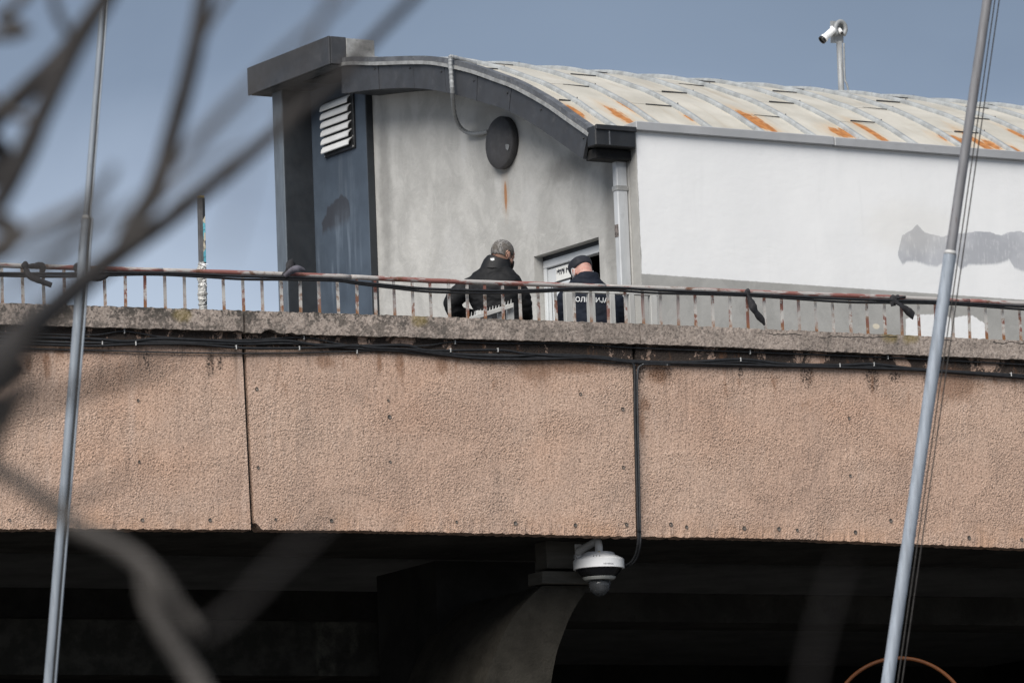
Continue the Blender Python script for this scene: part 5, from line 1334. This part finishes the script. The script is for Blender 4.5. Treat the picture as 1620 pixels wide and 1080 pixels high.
# ------------------------------------------------------------------ bare tree close to the lens
tree = thing('bare_tree', Vector((-1.55, 6.6, 0)), 'leafless tree with blurred bare branches close to the lens on the left', 'tree')
def T3(u, v, Y): return on_y(u, v, Y)
tk = [Vector((-1.55, 6.6, 0)), Vector((-1.52, 6.6, 1.0)), Vector((-1.46, 6.55, 2.0)), Vector((-1.40, 6.5, 2.9)), Vector((-1.42, 6.5, 4.2))]
bm = bmesh.new(); add_tube(bm, catmull(tk, 5), [.11 - .0035 * i for i in range(21)], 14); build('trunk', bm, M['bark'], tree, True)
def branch(px, Y, wpx, mt='bark', start=None):
    pts = []
    for i, q in enumerate(px):
        yy = q[2] if len(q) > 2 else Y
        pts.append(T3(q[0], q[1], yy))
    ws = [w * (Y / FPX) / 2 for w in wpx]
    if start is not None: pts.insert(0, start); ws.insert(0, ws[0] * 1.25)
    P = catmull(pts, 5); n = len(P); rr_ = []
    for i in range(n):
        f_ = i / (n - 1) * (len(ws) - 1); j = min(int(f_), len(ws) - 2); rr_.append((ws[j] + (ws[j + 1] - ws[j]) * (f_ - j)) * (1 + .10 * mnoise.noise(P[i] * 30)))
    bm = bmesh.new(); add_tube(bm, P, rr_, 8); return build('branch', bm, M[mt], tree, True)
K = lambda t_: tk[2].lerp(tk[4], t_) if False else Vector((-1.43, 6.52, t_))
branch([(-60, 610), (0, 563), (60, 510), (150, 430), (215, 382), (270, 345), (340, 290), (440, 205), (530, 130), (590, 62), (690, -40), (790, -150)], 6.6, [52, 46, 36, 28, 24, 18, 12], 'bark_dark', K(2.25))
branch([(-60, 620, 5.2), (0, 560, 5.2), (40, 515, 5.2), (90, 470, 5.3), (140, 440, 5.4)], 5.2, [40, 40, 36, 26, 10], 'bark_dark', K(2.15))
branch([(-70, 300), (-20, 205), (40, 145), (100, 88), (165, 0), (200, -60)], 7.0, [36, 36, 33, 30], 'bark_dark', K(2.75))
branch([(-60, 420), (-10, 335), (35, 250), (70, 172), (110, 92), (160, 8), (200, -60)], 6.4, [38, 37, 34, 30], 'bark_dark', K(2.6))
branch([(190, 402), (215, 350), (248, 295), (276, 200), (304, 95), (324, -10), (338, -90)], 6.8, [36, 36, 32, 29, 25], 'bark_dark')
branch([(200, 392), (250, 300), (300, 235), (368, 162), (440, 92), (505, 35), (560, -20)], 5.2, [20, 18, 15, 10], 'bark')
branch([(-60, 420), (0, 386), (75, 350), (140, 318), (170, 285), (182, 262)], 5.6, [20, 20, 18, 10], 'bark', K(2.5))
branch([(-70, 690), (-20, 730), (50, 775), (120, 832), (190, 868), (240, 905), (275, 950), (318, 1002)], 5.8, [30, 28, 30, 28, 24, 11], 'bark_pale', K(2.0))
branch([(228, 900), (236, 950), (262, 1000), (300, 1060), (340, 1130), (370, 1200)], 5.8, [22, 28, 31, 32], 'bark_pale')
branch([(318, 1002), (350, 985), (395, 945), (445, 890), (500, 840), (560, 770)], 3.7, [14, 16, 14, 11, 5], 'bark_dark')
branch([(-80, 680), (-10, 655), (80, 630), (160, 605), (230, 585), (280, 560)], 4.0, [26, 26, 26, 10], 'bark_dark', K(2.05))
branch([(-40, 60), (0, 28), (30, 5), (60, -30)], 6.6, [20, 20, 16], 'bark', K(3.1))
branch([(0, 400, 4.0), (90, 395, 4.0), (170, 355, 4.0), (240, 325, 4.1)], 4.0, [12, 14, 8], 'bark', K(2.4))
branch([(120, 70), (95, 30), (80, -20), (75, -60)], 6.4, [16, 14, 10], 'bark_dark')
branch([(60, 190), (20, 180), (-20, 150), (-60, 140)], 6.4, [15, 13, 10], 'bark')
branch([(305, 95), (330, 40), (370, -20), (400, -60)], 6.8, [13, 11, 8], 'bark')
branch([(440, 205), (470, 130), (500, 60), (520, -10), (530, -60)], 5.0, [10, 10, 9, 7], 'bark')
branch([(262, 320), (330, 262), (400, 232), (470, 190)], 4.6, [10, 10, 8, 4], 'bark')
branch([(0, 470), (50, 420), (110, 380), (180, 340), (250, 300)], 4.4, [14, 12, 9, 4], 'bark', K(2.35))
branch([(60, 782), (110, 790), (170, 770), (220, 735)], 5.2, [10, 9, 5], 'bark_dark')
branch([(1275, 1130), (1285, 1060), (1300, 990), (1322, 920), (1335, 890)], 3.6, [10, 9, 8, 4], 'bark_dark', T3(1262, 1420, 3.6))
tw = [Vector((-1.5, 6.6, .55)), Vector((-.4, 5.6, .75)), Vector((.10, 4.3, .95)), T3(1255, 1700, 3.6), T3(1262, 1420, 3.6)]
twc = catmull(tw, 6); bm = bmesh.new(); add_tube(bm, twc, [.02 - .011 * i / len(twc) for i in range(len(twc))], 8); build('branch', bm, M['bark_dark'], tree, True)
branch([(-40, 500), (20, 440), (70, 400), (120, 372), (150, 366)], 3.6, [9, 9, 7, 3], 'bark', K(2.3))
branch([(230, 320), (275, 268), (330, 225), (392, 170), (440, 140)], 3.9, [8, 9, 8, 3], 'bark')
branch([(395, 240), (385, 300), (366, 370), (352, 420)], 3.5, [5, 7, 7, 3], 'bark')
